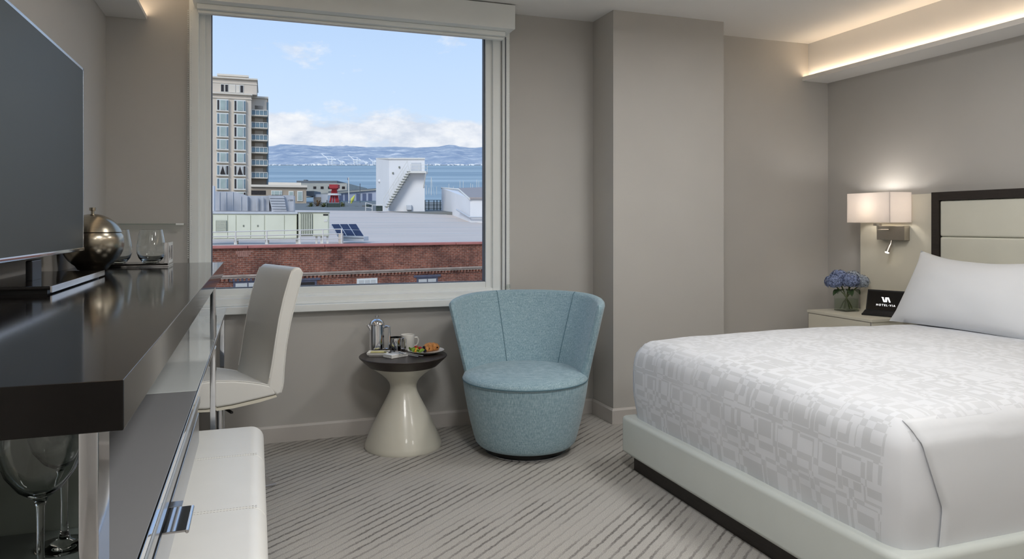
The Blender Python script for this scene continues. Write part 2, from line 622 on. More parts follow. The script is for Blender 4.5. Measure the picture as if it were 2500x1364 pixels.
# ------------------------------------------------------------------ the room
XL, XR, YW, YB, ZC = -0.757, 4.08, 4.40, -1.7, 2.60
struct(B().box(XL - .15, XR + .15, YB - .15, YW + .2, -0.12, 0).build('floor', 'carpet'), 'grey carpet with dark diagonal stripes')
struct(B().box(XL - .15, XR + .15, YB - .15, YW + .2, ZC, ZC + .15).build('ceiling', 'ceiling'), 'plain off white ceiling')
struct(B().box(XL - .15, XL, YB - .15, YW + .2, 0, ZC).build('wall_left', 'wall'), 'taupe wall behind the television')
struct(B().box(XR, XR + .15, YB - .15, YW + .2, 0, ZC).build('wall_right', 'wall'), 'taupe wall behind the headboard')
struct(B().box(XL, XR, YB - .15, YB, 0, ZC).build('wall_rear', 'wall'), 'taupe wall opposite the window')
WX0, WX1, WZ0, WZ1 = -0.30, 1.478, 0.80, 2.50
b = B()
b.box(XL, WX0, YW, YW + .2, 0, ZC)
b.box(WX1, XR, YW, YW + .2, 0, ZC)
b.box(WX0, WX1, YW, YW + .2, 0, WZ0)
b.box(WX0, WX1, YW, YW + .2, WZ1, ZC)
struct(b.build('wall_window', 'wall', smooth=0), 'taupe wall around the large window')
PX0, PX1, PY = 2.121, 2.941, 4.108
struct(B().box(PX0, PX1, PY, YW, 0, ZC).build('wall_pillar', 'wall'), 'square taupe pillar between window and bed')


def baseboard(name, pts, label):
    """pts: plan points of the wall line, the board stands 15 mm to the right of travel"""
    b = B()
    n = len(pts)
    offs = []
    for t, h0 in ((0.015, 0.0), (0.015, 0.083), (0.006, 0.095), (0.0, 0.095)):
        row = []
        for i in range(n):
            p = Vector(pts[i])
            d0 = (p - Vector(pts[i - 1])).normalized() if i else None
            d1 = (Vector(pts[i + 1]) - p).normalized() if i < n - 1 else None
            nn = []
            for d in (d0, d1):
                if d is not None:
                    nn.append(Vector((d.y, -d.x)))
            off = sum(nn, Vector((0, 0)))
            row.append((p.x + off.x * t, p.y + off.y * t, h0))
        offs.append(row)
    vs = [[b.bm.verts.new(q) for q in row] for row in offs]
    for a, c in zip(vs[:-1], vs[1:]):
        for i in range(n - 1):
            b.bm.faces.new((a[i], a[i + 1], c[i + 1], c[i]))
    bmesh.ops.recalc_face_normals(b.bm, faces=b.bm.faces[:])
    return struct(b.build(name, 'base', smooth=0), label)


baseboard('baseboard_window', [(XL, YW), (PX0, YW), (PX0, PY), (PX1, PY), (PX1, YW), (XR, YW)], 'pale painted baseboard under the window and round the pillar')
baseboard('baseboard_left', [(XL, YB), (XL, YW)], 'pale painted baseboard on the television wall')
baseboard('baseboard_right', [(XR, YW), (XR, YB)], 'pale painted baseboard on the headboard wall')

# cove soffits with led strips
s = B().extrude_poly([(XR, 2.318), (3.842, 2.320), (3.842, 2.350), (3.849, 2.350), (3.849, 2.334), (3.895, 2.334), (3.895, ZC), (XR, ZC)], 'y', YB, YW)
cove_r = struct(s.build('trim_1', 'ceiling', smooth=0), 'ceiling soffit with warm light ledge above the bed')
B().box(3.852, 3.890, YB + .01, YW - .01, 2.3345, 2.338).build('led_strip', 'led', cove_r)
s = B().extrude_poly([(XL, 2.366), (-0.558, 2.366), (-0.558, 2.386), (-0.564, 2.386), (-0.564, 2.376), (-0.605, 2.376), (-0.605, ZC), (XL, ZC)], 'y', YB, YW)
cove_l = struct(s.build('trim_2', 'ceiling', smooth=0), 'ceiling soffit with warm light ledge above the television')
B().box(-0.602, -0.567, YB + .01, YW - .01, 2.3765, 2.379).build('led_strip', 'led', cove_l)


# window
def ring(x0, x1, z0, z1, wl, wr, wb, wtp, y0, y1, bev=0.004):
    b = B()
    b.box(x0, x0 + wl, y0, y1, z0, z1, bev)
    b.box(x1 - wr, x1, y0, y1, z0, z1, bev)
    b.box(x0 + wl, x1 - wr, y0, y1, z0, z0 + wb, bev)
    b.box(x0 + wl, x1 - wr, y0, y1, z1 - wtp, z1, bev)
    return b


win = bpy.data.objects.new('window_1', None)
C.objects.link(win)
win.location = ((WX0 + WX1) / 2, YW, WZ0)
OFF['window_1'] = Vector(win.location)
struct(win, 'large white framed window looking over the bay')
ring(-0.346, 1.526, 0.79, 2.50, 0.05, 0.046, 0.045, 0.03, 4.378, 4.42).build('casing', 'white_frame', win, world=True)
ring(-0.298, 1.477, 0.80, 2.50, 0.034, 0.055, 0.05, 0.03, 4.405, 4.47).build('outer_frame', 'white_frame', win, world=True)
ring(-0.266, 1.428, 0.845, 2.475, 0.03, 0.048, 0.042, 0.02, 4.425, 4.475).build('sash_frame', 'white_frame', win, world=True)
ring(-0.240, 1.384, 0.884, 2.462, 0.009, 0.013, 0.008, 0.010, 4.44, 4.472, 0).build('gasket', 'gasket', win, world=True)
B().box(-0.236, 1.38, 4.452, 4.456, 0.888, 2.458).build('pane', 'pane', win, world=True)
B().box(-0.352, 1.532, 4.335, 4.42, 0.749, 0.792, 0.006).build('sill', 'white_frame', win, world=True)
B().box(-0.346, 1.526, 4.362, 4.40, 0.792, 0.806, 0.003).build('sill_bead', 'white_frame', win, world=True)
b = B()
for x in (1.497,):
    b.box(x - .003, x + .003, 4.374, 4.379, 0.80, 2.44)
b.build('shadow_gap', 'gasket', win, world=True)

sh = thing('roller_blind', 'white roller blind cassette raised above the large window', 'blind', (0.59, 4.30, 2.40))
B().box(-0.318, 1.50, 4.20, 4.398, 2.446, 2.594, 0.004).build('cassette', 'white_frame', sh, world=True)
B().box(-0.300, 1.462, 4.27, 4.36, 2.418, 2.446, 0.004).build('blind_roll', 'white_frame', sh, world=True)
B().box(-0.296, 1.458, 4.30, 4.335, 2.402, 2.418, 0.004).build('hem_bar', 'white_frame', sh, world=True)


def bead_chain(x, y, z0, z1):
    b = B()
    n = int((z1 - z0) / 0.011)
    for s_ in (-.008, .008):
        for i in range(n):
            z = z0 + (z1 - z0) * i / n
            w = .0028
            vs = [b.bm.verts.new(Vector((x + s_, y, z)) + Vector(q) * w) for q in ((1, 0, 0), (0, 1, 0), (-1, 0, 0), (0, -1, 0), (0, 0, 1.6), (0, 0, -1.6))]
            for f in ((0, 1, 4), (1, 2, 4), (2, 3, 4), (3, 0, 4), (1, 0, 5), (2, 1, 5), (3, 2, 5), (0, 3, 5)):
                b.bm.faces.new([vs[k] for k in f])
    return b


o = bead_chain(1.505, 4.355, 0.86, 2.43).build('pull_chain', 'white_frame', sh, world=True)
plabel(o, 'white bead chain right of the window')
B().box(1.490, 1.520, 4.348, 4.362, 0.845, 0.872, 0.003).build('chain_weight', 'vase_glass', sh, world=True)
o = bead_chain(-0.340, 4.340, 1.07, 2.43).build('pull_chain', 'white_frame', sh, world=True)
plabel(o, 'white bead chain left of the window')

# unseen fill lamps added on the ceiling to brighten the room
MT['diffuser'] = M('fill lamp diffuser', rgb(245, 242, 235), 0.6, var=0.01)


def fill_lamp(x, y, r, power, label, col=(1.0, 0.99, 0.975)):
    t = thing('fill_lamp', label, 'ceiling lamp', (x, y, ZC - .09), group='added fill lamps on the ceiling')
    B().lathe([(r, ZC - .09), (r + .006, ZC - .09), (r + .006, ZC), (r, ZC)], x, y, 48, cap=False).build('drum', 'nickel', t, world=True)
    B().lathe([(0, ZC - .075), (r, ZC - .075), (r, ZC - .07), (0, ZC - .07)], x, y, 48, cap=False).build('diffuser', 'diffuser', t, world=True)
    l = bpy.data.lights.new('fill_lamp_light', 'AREA')
    l.shape = 'DISK'
    l.size = 2 * r * 0.96
    l.energy = power
    l.color = col
    lo = bpy.data.objects.new('fill_light', l)
    C.objects.link(lo)
    lo.parent = t
    lo.location = (0, 0, -0.004)


for lx, ly, lw, words in ((0.75, 2.9, .14, 'nearest the window and the side table'), (2.45, 2.65, .52, 'between the pillar and the bed'),
                          (0.75, 1.35, .90, 'beside the television'), (2.5, 1.1, .33, 'over the foot of the bed'),
                          (0.75, -0.4, .55, 'behind the bench'), (2.6, -0.6, .50, 'furthest from the window')):
    fill_lamp(lx, ly, 0.25, FILL_POWER * lw, 'added white drum fill lamp ' + words)

# ------------------------------------------------------------------ console desk on the television wall
CT, DT = 1.062, 0.787          # counter top and glass desk top heights
FX = -0.151                    # their common front edge
desk = thing('console_desk', 'white glass desk with raised dark wood counter on chrome posts', 'desk', (-0.45, 2.6, 0))
plabel(B().box(XL + .005, FX, 0.99, 3.93, CT - .062, CT, 0.002).build('counter_top', 'dark_wood', desk, world=True), 'glossy dark espresso counter')
for x0, x1, y0, y1 in ((-.213, -.190, 1.055, 1.133), (-.173, -.152, 3.16, 3.24), (-.74, -.715, 1.055, 1.133), (-.74, -.715, 3.16, 3.24)):
    plabel(B().box(x0, x1, y0, y1, DT, CT - .062, 0.003).build('post', 'chrome', desk, world=True), 'chrome post')
B().box(XL + .005, FX - .004, 2.215, 4.372, DT - .012, DT, 0.001).build('glass_top', 'glass_top', desk, world=True)
B().box(XL + .005, FX - .004, 0.99, 2.208, DT - .012, DT, 0.001).build('glass_top', 'glass_shaded', desk, world=True)
plabel(B().box(XL + .005, -.216, 0.985, 1.262, DT, DT + .004, 0.001).build('bar_mat', 'dark_tray', desk, world=True), 'smoked glass bar surface')
plabel(B().box(XL + .005, -.232, 1.264, 1.282, DT, CT - .0625).build('niche_panel', 'niche', desk, world=True), 'dark panel behind the wine glasses')
plabel(B().box(FX - .004, FX, 0.99, 4.372, DT - .014, DT + .0005, 0.001).build('edge_strip', 'chrome', desk, world=True), 'polished edge strip')
B().box(XL + .005, FX - .006, 0.99, 4.36, DT - .035, DT - .013, 0.001).build('desk_frame', 'white_frame', desk, world=True)
plabel(B().box(FX - .007, FX - .001, 0.99, 2.3, DT - .055, DT - .036).build('channel', 'steel', desk, world=True), 'brushed steel channel')
B().box(XL + .03, FX - .03, 0.99, 2.30, DT - .075, DT - .036).build('drawer_rail', 'black', desk, world=True)
dr = plabel(B().box(XL + .03, FX - .003, 0.99, 2.28, DT - .165, DT - .078, 0.002).build('drawer', 'steel', desk, world=True), 'drawer with brushed steel front')
B().box(FX - .004, FX + .036, 1.40, 1.52, DT - .078, DT - .074, 0.001).build('drawer_pull', 'chrome', dr, world=True)
B().tube([(FX + .037, 1.40, DT - .077), (FX + .037, 1.52, DT - .077)], 0.0032, 12).build('pull_lip', 'chrome', dr, world=True)
B().box(FX - .006, FX + .018, 1.525, 1.555, DT - .078, DT - .075, 0.0005).build('pull_plate', 'steel', dr, world=True)
for x0, x1, y0, y1 in ((-.173, -.152, 3.16, 3.24), (-.185, -.16, 4.26, 4.33), (-.74, -.715, 4.26, 4.33), (-.74, -.715, 1.0, 1.08), (-.74, -.715, 3.16, 3.24)):
    plabel(B().box(x0, x1, y0, y1, 0, DT - .035, 0.003).build('leg', 'chrome', desk, world=True), 'chrome leg')

# bench
be = thing('upholstered_bench', 'long white leather bench tucked under the glass desk', 'bench', (-0.2, 2.33, 0))
RP = []
for cx_, cz_, a0 in ((.03, .455, 0), (-.45, .455, 90), (-.45, .06, 180), (.03, .06, 270)):
    sx_, sz_ = (1 if cx_ > 0 else -1), (1 if cz_ > .2 else -1)
    for k in range(7):
        a = R(a0 + 15 * k)
        r_ = .048
        RP.append((cx_ - sx_ * r_ + r_ * math.cos(a), cz_ - sz_ * r_ + r_ * math.sin(a)))
for y0, y1 in ((1.52, 1.679), (1.681, 2.179), (2.181, 2.679), (2.681, 3.09)):
    b = B().extrude_poly(RP, 'y', y0, y1)
    for yy, w in ((y0, .003), (y1, .044 if y1 > 3 else .003)):
        es = [e for e in b.bm.edges if all(abs(v.co.y - yy) < 1e-5 for v in e.verts)]
        bmesh.ops.bevel(b.bm, geom=es, offset=w, segments=4, profile=0.5, affect='EDGES')
    b.build('cushion_section', 'leather', be, world=True, smooth=60)
b = B()
for y in (2.18, 2.68):
    for dy in (-.007, .007):
        for i in range(52):
            x = -.43 + i * .0084
            b.box(x, x + .005, y + dy - .0006, y + dy + .0006, .4546, .4554)
o = b.build('stitching', 'stitch', be, world=True, smooth=0)
o['kind'] = 'stuff'
B().box(-.43, .01, 1.55, 3.07, 0.0, 0.06).build('base', 'base_black', be, world=True)

# ------------------------------------------------------------------ television and things on the counter
tv = thing('television', 'flat screen television with silver bezel on the dark counter', 'television', (-0.62, 2.55, CT))
TY0, TY1, TZ0, TZ1 = 1.935, 3.165, 1.154, 1.846
B().box(-.660, -.624, TY0, TY1, TZ0, TZ1, 0.004).build('housing', 'black', tv, world=True)
b = B()
for a in ((TY0, TY0 + .008, TZ0, TZ1), (TY1 - .008, TY1, TZ0, TZ1), (TY0, TY1, TZ1 - .010, TZ1)):
    b.box(-.656, -.619, *a, .001)
b.build('bezel', 'steel', tv, world=True)
plabel(B().box(-.656, -.616, TY0, TY1, TZ0 - .003, TZ0 + .010, 0.002).build('lower_bezel', 'chrome', tv, world=True), 'polished lower bezel')
plabel(B().box(-.623, -.6195, TY0 + .007, TY1 - .007, TZ0 + .009, TZ1 - .009).build('screen', 'screen', tv, world=True), 'dark blank screen')
B().box(-.640, -.622, 2.50, 2.60, CT + .02, TZ0 - .01, 0.004).build('neck', 'black', tv, world=True)
B().box(-.735, -.524, 2.27, 3.00, CT + .012, CT + .022, 0.002).build('stand_plate', 'dark_wood', tv, world=True)
plabel(B().box(-.524, -.519, 2.27, 3.00, CT + .004, CT + .022, 0.001).build('stand_edge', 'chrome', tv, world=True), 'chrome front edge of stand')
B().box(-.72, -.535, 2.29, 2.98, CT, CT + .012).build('stand_foot', 'black', tv, world=True)

BX, BY, BR = -.632, 3.40, .116
bk = thing('ice_bucket', 'round satin metal ice bucket behind the television', 'ice bucket', (BX, BY, CT))
zc = CT + BR * 1.0
lowp = [(0.0, CT), (0.045, CT), (0.055, CT + .004)] + [(BR * math.cos(a), zc + BR * math.sin(a)) for a in [R(x) for x in range(-56, 21, 7)]]
B().lathe(lowp + [(BR * .9, zc + BR * .35), (0, zc + BR * .35)], BX, BY, 64, cap=False).build('bowl', 'bucket', bk, world=True, smooth=50)
lid = [(BR * 1.004 * math.cos(R(x)), zc + BR * 1.004 * math.sin(R(x))) for x in range(21, 90, 6)] + [(0.0, zc + BR * 1.004)]
ld = B().lathe([(BR * .9, zc + BR * .36)] + lid, BX, BY, 64, cap=False).build('lid', 'bucket', bk, world=True, smooth=50)
B().lathe([(0, zc + BR), (.007, zc + BR), (.007, zc + BR + .012), (.013, zc + BR + .014), (.013, zc + BR + .026), (0, zc + BR + .027)], BX, BY, 24, cap=False).build('lid_knob', 'bucket', ld, world=True)

# tray: local x along its length
tr = thing('serving_tray', 'dark serving tray with square chrome handles holding two glasses', 'tray', (-.51, 3.70, CT))
B().box(-.665, -.372, 3.60, 3.80, CT + .004, CT + .014, 0.002).build('tray_base', 'dark_wood', tr, world=True)
plabel(B().box(-.668, -.369, 3.597, 3.803, CT, CT + .006, 0.001).build('tray_rim', 'chrome', tr, world=True), 'chrome rim')
for x in (-.388, -.665):
    b = B()
    b.box(x, x + .018, 3.605, 3.622, CT + .014, CT + .108, .001)
    b.box(x, x + .018, 3.778, 3.795, CT + .014, CT + .108, .001)
    b.box(x, x + .018, 3.622, 3.778, CT + .092, CT + .108, .001)
    b.box(x, x + .018, 3.622, 3.778, CT + .014, CT + .028, .001)
    b.build('handle', 'chrome', tr, world=True)


def stemless(x, y, z, s=1.0):
    pr = [(0.0, 0), (.030, 0), (.038, .004), (.052, .022), (.0605, .045), (.0615, .062), (.059, .085), (.054, .115), (.048, .150), (.047, .151),
          (.0460, .150), (.052, .115), (.057, .085), (.0595, .062), (.0585, .045), (.048, .024), (.034, .012), (0, .010)]
    return B().lathe([(r * s, z + h * s) for r, h in pr], x, y, 48, cap=False)


tag(stemless(-.452, 3.70, CT + .0145).build('stemless_glass', 'glass', smooth=60), 'empty stemless glass beside the tray handle', 'glass', 'stemless glasses on the tray')
tag(stemless(-.590, 3.70, CT + .0145).build('stemless_glass', 'glass', smooth=60), 'empty stemless glass half hidden by the ice bucket', 'glass', 'stemless glasses on the tray')


def wineglass(x, y, z):
    pr = [(0, 0), (.036, 0), (.036, .0015), (.022, .004), (.008, .010), (.0048, .022), (.0042, .06), (.0048, .095), (.009, .106), (.026, .119),
          (.040, .140), (.0475, .165), (.0485, .185), (.046, .203), (.0450, .2035), (.0442, .203), (.0470, .185), (.0460, .165), (.0385, .142),
          (.025, .122), (.009, .112), (0, .110)]
    return B().lathe([(r, z + h) for r, h in pr], x, y, 56, cap=False)


tag(wineglass(-.262, 1.089, DT + .0045).build('wine_glass', 'glass', smooth=60), 'empty stemmed wine glass nearest the counter end', 'wine glass', 'wine glasses under the counter')
tag(wineglass(-.258, 1.195, DT + .0045).build('wine_glass', 'glass', smooth=60), 'empty stemmed wine glass behind another beside the chrome post', 'wine glass', 'wine glasses under the counter')

gs = thing('glass_shelf', 'clear glass shelf on the wall left of the window', 'shelf', (-.55, 4.33, 1.245))
B().box(-.752, -.368, 4.30, 4.398, 1.250, 1.256).build('shelf_pane', 'shelf_glass', gs, world=True)
plabel(B().box(-.405, -.366, 4.296, 4.2995, 1.2485, 1.2575).build('shelf_edge', 'white_frame', gs, world=True), 'bright polished shelf edge')

# ------------------------------------------------------------------ desk chair (local: faces -y)
ch = thing('desk_chair', 'white leather high back desk chair turned to the glass desk', 'chair', (-.168, 3.79, 0), R(-70))
HW = .215


def side_extrude(pts, hw, bev=0.0, seg=3):
    b = B()
    b.extrude_poly(pts, 'x', -hw, hw)
    if bev:
        es = [e for e in b.bm.edges if len(e.link_faces) == 2 and e.calc_face_angle(0) > R(50)]
        bmesh.ops.bevel(b.bm, geom=es, offset=bev, segments=seg, profile=0.5, affect='EDGES')
    return b


top = [(-.27, .492), (-.25, .528), (-.20, .545), (-.10, .545), (0, .533), (.08, .515), (.14, .498), (.185, .482)]
bot = [(.20, .437), (.12, .430), (0, .420), (-.12, .418), (-.22, .430), (-.265, .455)]
side_extrude(top + bot, HW, .012).build('seat', 'leather', ch, smooth=50)
plabel(side_extrude([(y, z - .002) for y, z in bot] + [(-.262, .440), (-.20, .415), (-.1, .404), (0, .404), (.12, .413), (.205, .426)], HW - .004).build('seat_shell', 'cream', ch), 'thin under-seat shell')
fr = [(.155, .475), (.165, .52), (.180, .60), (.195, .70), (.212, .80), (.235, .90), (.262, .99), (.275, 1.025)]
bk_ = [(.300, 1.045), (.328, 1.038), (.335, 1.02), (.325, .97), (.298, .87), (.272, .77), (.252, .66), (.242, .56), (.238, .48), (.225, .442), (.205, .43)]
b = B()
n = len(fr)
m_ = len(bk_)


def interp(pts, t):
    ls = [0]
    for p, q in zip(pts[:-1], pts[1:]):
        ls.append(ls[-1] + math.dist(p, q))
    d = t * ls[-1]
    for i in range(len(pts) - 1):
        if d <= ls[i + 1] + 1e-9:
            k = (d - ls[i]) / (ls[i + 1] - ls[i])
            return tuple(pts[i][j] + (pts[i + 1][j] - pts[i][j]) * k for j in range(len(pts[0])))
    return pts[-1]


side_extrude(fr + bk_, HW, .014).build('backrest', 'leather', ch, smooth=50)
for sx in (-1, 1):
    B().tube([(sx * (HW - .004), y + .002, z) for y, z in [interp(fr, i / 24) for i in range(2, 25)]], .0028, 6).build('piping', 'leather', ch)
    B().tube([(sx * (HW - .004), y - .002, z) for y, z in [interp(bk_[2:], i / 24) for i in range(0, 24)]], .0028, 6).build('piping', 'leather', ch)
    B().tube([(sx * (HW - .004), y, z - .001) for y, z in [interp(top[2:], i / 16) for i in range(0, 16)]], .0026, 6).build('piping', 'leather', ch)
B().lathe([(.028, .012), (.028, .25), (.022, .25), (.022, .395)], 0, 0, 24).build('column', 'chrome', ch)
b = B()
b.box(-.10, .10, -.09, .09, .388, .403, .003)
b.box(.09, .19, -.006, .006, .375, .385, .002)
b.build('tilt_mechanism', 'black', ch)
plabel(B().box(-.205, .205, -.205, .205, 0, .012, .003).build('base_plate', 'chrome', ch), 'flat square chrome base plate')

# ------------------------------------------------------------------ round side table and breakfast
TX, TYY, TT = .789, 4.097, .512
tb = thing('side_table', 'hourglass pearl white side table with dark round top', 'table', (TX, TYY, 0))
prof = [(0, 0), (.215, 0), (.217, .010), (.211, .03), (.187, .09), (.154, .16), (.120, .225), (.094, .275), (.080, .305), (.0745, .328), (.0745, .345),
        (.080, .362), (.095, .384), (.125, .412), (.162, .437), (.186, .454), (0, .454)]
B().lathe(prof, TX, TYY, 72, cap=False).build('pedestal', 'table_white', tb, world=True, smooth=40)
plabel(B().lathe([(0, .4545), (.192, .4545), (.2445, .5035), (.247, .509), (.2445, TT), (0, TT)], TX, TYY, 72, cap=False).build('table_top', 'table_wood', tb, world=True, smooth=30), 'dark wood bevelled top')

x, y = .662, 4.238
fp = thing('french_press', 'tall polished steel french press coffee pot', 'coffee pot', (x, y, TT))
B().lathe([(0, TT), (.041, TT), (.0425, TT + .004), (.0425, TT + .155), (.0435, TT + .158), (.0435, TT + .162), (0, TT + .162)], x, y, 40, cap=False).build('pot_body', 'chrome', fp, world=True)
o = B().lathe([(.0435, TT + .163), (.040, TT + .172), (.032, TT + .184), (.018, TT + .193), (0, TT + .195)], x, y, 40, cap=False).build('lid', 'chrome', fp, world=True, smooth=60)
B().lathe([(0, TT + .194), (.005, TT + .194), (.005, TT + .205), (.011, TT + .206), (.011, TT + .212), (0, TT + .213)], x, y, 20, cap=False).build('knob', 'chrome', o, world=True)
hx = Vector((.92, -.39, 0))


def hpts(cx, cy, z0, lst):
    return [(cx + hx.x * a, cy + hx.y * a, z0 + z) for a, z in lst]


B().tube(hpts(x, y, TT, [(.040, .145), (.058, .150), (.072, .148), (.073, .11), (.072, .05), (.070, .022), (.055, .018), (.040, .022)]), .0065, 10).build('handle', 'chrome', fp, world=True)
B().tube([(x - .036, y - .01, TT + .135), (x - .046, y - .014, TT + .150), (x - .056, y - .018, TT + .160)], [.012, .009, .006], 10).build('spout', 'chrome', fp, world=True)

x, y = .770, 4.235
cr = thing('creamer_jug', 'small polished steel creamer jug beside the coffee pot', 'creamer', (x, y, TT))
B().lathe([(0, TT), (.036, TT), (.0375, TT + .004), (.0375, TT + .078), (.0388, TT + .082), (.0368, TT + .082), (.036, TT + .01), (0, TT + .01)], x, y, 36, cap=False).build('jug_body', 'chrome', cr, world=True)
B().tube(hpts(x, y, TT, [(.036, .070), (.050, .076), (.058, .072), (.059, .045), (.057, .018), (.048, .012), (.036, .016)]), .005, 10).build('handle', 'chrome', cr, world=True)
x, y = .848, 4.268
mg = thing('coffee_mug', 'plain white mug behind the creamer jug', 'mug', (x, y, TT))
B().lathe([(0, TT), (.036, TT), (.040, TT + .006), (.041, TT + .088), (.0395, TT + .090), (.038, TT + .088), (.037, TT + .01), (0, TT + .008)], x, y, 36, cap=False).build('mug_body', 'porcelain', mg, world=True)
B().tube([(x + .038, y - .006, TT + .07), (x + .055, y - .010, TT + .072), (x + .062, y - .011, TT + .058), (x + .060, y - .011, TT + .038), (x + .050, y - .010, TT + .024), (x + .036, y - .006, TT + .022)], .005, 10).build('handle', 'porcelain', mg, world=True)

bd = thing('butter_dish', 'square white dish with butter and dark jam', 'dish', (.655, 4.135, TT), R(-18))
b = B()
b.hexa([(-.048, -.034, 0), (.048, -.034, 0), (.048, .034, 0), (-.048, .034, 0), (-.060, -.044, .020), (.060, -.044, .020), (.060, .044, .020), (-.060, .044, .020)])
b.bm.normal_update()
topf = max(b.bm.faces, key=lambda f: f.calc_center_median().z)
r_ = bmesh.ops.inset_individual(b.bm, faces=[topf], thickness=.004)
bmesh.ops.translate(b.bm, verts=topf.verts[:], vec=(0, 0, -.012))
b.build('dish_body', 'porcelain', bd)
plabel(B().box(-.045, .042, -.005, .030, .009, .0205, .003).build('butter', 'butter', bd), 'pale yellow butter')
plabel(B().box(-.045, .042, -.032, -.007, .009, .0165, .003).build('jam', 'jam', bd), 'dark jam')

nk = thing('folded_napkin', 'folded white linen napkin under the cutlery', 'napkin', (.738, 4.060, TT), R(28))
for i, (w, l, z) in enumerate(((.058, .040, 0), (.057, .039, .0065), (.056, .038, .013))):
    B().box(-w, w, -l, l, z, z + .0062, .003, 3).build('fold', 'napkin', nk, smooth=60)


def cutlery(name, p0, p1, label, fork):
    p0, p1 = Vector(p0), Vector(p1)
    d = (p1 - p0)
    L = d.length
    t = thing(name, label, name, tuple(p0))
    t.rotation_euler = d.to_track_quat('X', 'Z').to_euler()
    OFF[t.name] = Vector((0, 0, 0))
    b = B()
    b.box(L * .42, L, -.0045, .0045, -.0013, .0013, .001)
    b.build('handle', 'chrome', t)
    if fork:
        b = B()
        b.box(L * .2, L * .43, -.0025, .0025, -.001, .001)
        b.box(L * .14, L * .21, -.010, .010, -.001, .001)
        for k in range(4):
            b.box(0, L * .15, -.010 + k * .0057, -.007 + k * .0057, -.0008, .0008)
        b.build('tines', 'chrome', t)
    else:
        b = B()
        b.extrude_poly([(0, .002), (L * .05, -.006), (L * .42, -.006), (L * .42, .005), (L * .04, .006)], 'z', -.0007, .0007)
        b.build('blade', 'chrome', t)


cutlery('fork', (.690, 4.115, .537), (.834, 3.905, .534), 'steel fork lying across the napkin, its tines towards the coffee pot', True)
cutlery('knife', (.716, 4.120, .537), (.862, 3.915, .534), 'steel knife lying across the napkin beside the plate', False)

PXc, PYc = .920, 4.100
pl = B().lathe([(0, TT), (.055, TT), (.062, TT + .004), (.095, TT + .015), (.103, TT + .020), (.1045, TT + .0225), (.1015, TT + .0225), (.092, TT + .018), (.062, TT + .0085), (0, TT + .0075)], PXc, PYc, 56, cap=False)
tag(pl.build('dinner_plate', 'porcelain', smooth=60), 'round white plate with fruit salad and a croissant', 'plate')


def croissant():
    b = B()
    NU, NV = 64, 20

    def fn(u, v):
        a = R(-125) + R(250) * u
        env = max(0.02, math.sin(PI * u)) ** 0.7
        rr = (.0225 * env + .003) * (1 + .13 * abs(math.sin(u * PI * 7.0)))
        ph = 2 * PI * v
        cx = .033 * math.sin(a)
        cyy = .026 * (1 - math.cos(a)) * .8 - .022
        dirv = Vector((math.sin(a), -math.cos(a) * .8, 0)).normalized()
        p = Vector((cx, cyy, .021)) + dirv * rr * math.cos(ph) + Vector((0, 0, 1)) * rr * .98 * math.sin(ph)
        p.z = max(p.z, .001)
        return p
    b.grid(fn, NU, NV + 1)
    bmesh.ops.remove_doubles(b.bm, verts=b.bm.verts[:], dist=.0004)
    return b


o = tag(croissant().build('croissant', 'croissant', smooth=60), 'golden brown croissant on the white plate', 'croissant')
o.location = (.958, 4.100, TT + .010)
o.rotation_euler = (0, 0, R(200))


def blob(r, sub=2, jit=.15, sq=(1, 1, 1), seed=0):
    b = B()
    bmesh.ops.create_icosphere(b.bm, subdivisions=sub, radius=r)
    for v in b.bm.verts:
        k = 1 + jit * mnoise.noise(v.co * (1.6 / r) + Vector((seed, seed * 2, 0)))
        v.co = Vector((v.co.x * sq[0], v.co.y * sq[1], v.co.z * sq[2])) * k
    return b


def leafblob(r, seed):
    b = B()
    rs = random.Random(seed)
    ph = [rs.uniform(0, 6) for _ in range(3)]

    def fn(u, v):
        a = 2 * PI * u
        rr = r * v * (1 + .12 * math.sin(5 * a + ph[0]))
        return (rr * math.cos(a), rr * math.sin(a) * .7, .006 * math.sin(3 * a + ph[1]) * v + .010 * v * v)
    b.grid(fn, 18, 5, closed_u=True)
    bmesh.ops.remove_doubles(b.bm, verts=b.bm.verts[:], dist=.0003)
    return b


FZ = TT + .009
for k, (dx, dy, dz, a, ti) in enumerate(((-.070, -.012, .010, 0, .5), (-.052, -.045, .008, 60, .45), (-.076, .020, .012, 130, .6), (-.040, -.058, .012, 200, .4))):
    words = ('at the rim facing the napkin', 'under the red berries', 'nearest the mug', 'at the front of the plate')[k]
    o = tag(leafblob(.024, k).build('lettuce_leaf', 'lettuce', thick=.0012), 'green lettuce leaf ' + words, 'lettuce', 'salad on the plate')
    o.location = (PXc + dx, PYc + dy, FZ + dz)
    o.rotation_euler = (ti, .2, R(a))
for k, (dx, dy, dz) in enumerate(((-.030, -.030, .018), (-.055, .012, .028), (-.030, .020, .020))):
    words = ('before the blackberries', 'highest on the salad', 'close to the croissant')[k]
    b = B().lathe([(0, -.014), (.004, -.012), (.0095, -.003), (.011, .004), (.008, .010), (0, .0115)], 0, 0, 20, cap=False)
    o = thing('strawberry', 'red strawberry ' + words, 'strawberry', (PXc + dx, PYc + dy, FZ + dz), 0, 'salad on the plate')
    o.rotation_euler = (R(60 + 30 * k), R(20 * k), R(40 * k))
    OFF[o.name] = Vector((0, 0, 0))
    b.build('berry', 'strawberry', o, smooth=60)
    c = B()
    for q in range(5):
        a = 2 * PI * q / 5
        c.hexa([(0, -.001, .0110), (.002, -.001, .0110), (.002, .001, .0110), (0, .001, .0110), (0, -.0022, .0118), (.009, -.0005, .0125), (.009, .0005, .0125), (0, .0022, .0118)])
        c.xf(Matrix.Rotation(2 * PI / 5, 4, 'Z'))
    c.build('calyx', 'lettuce', o, smooth=0)
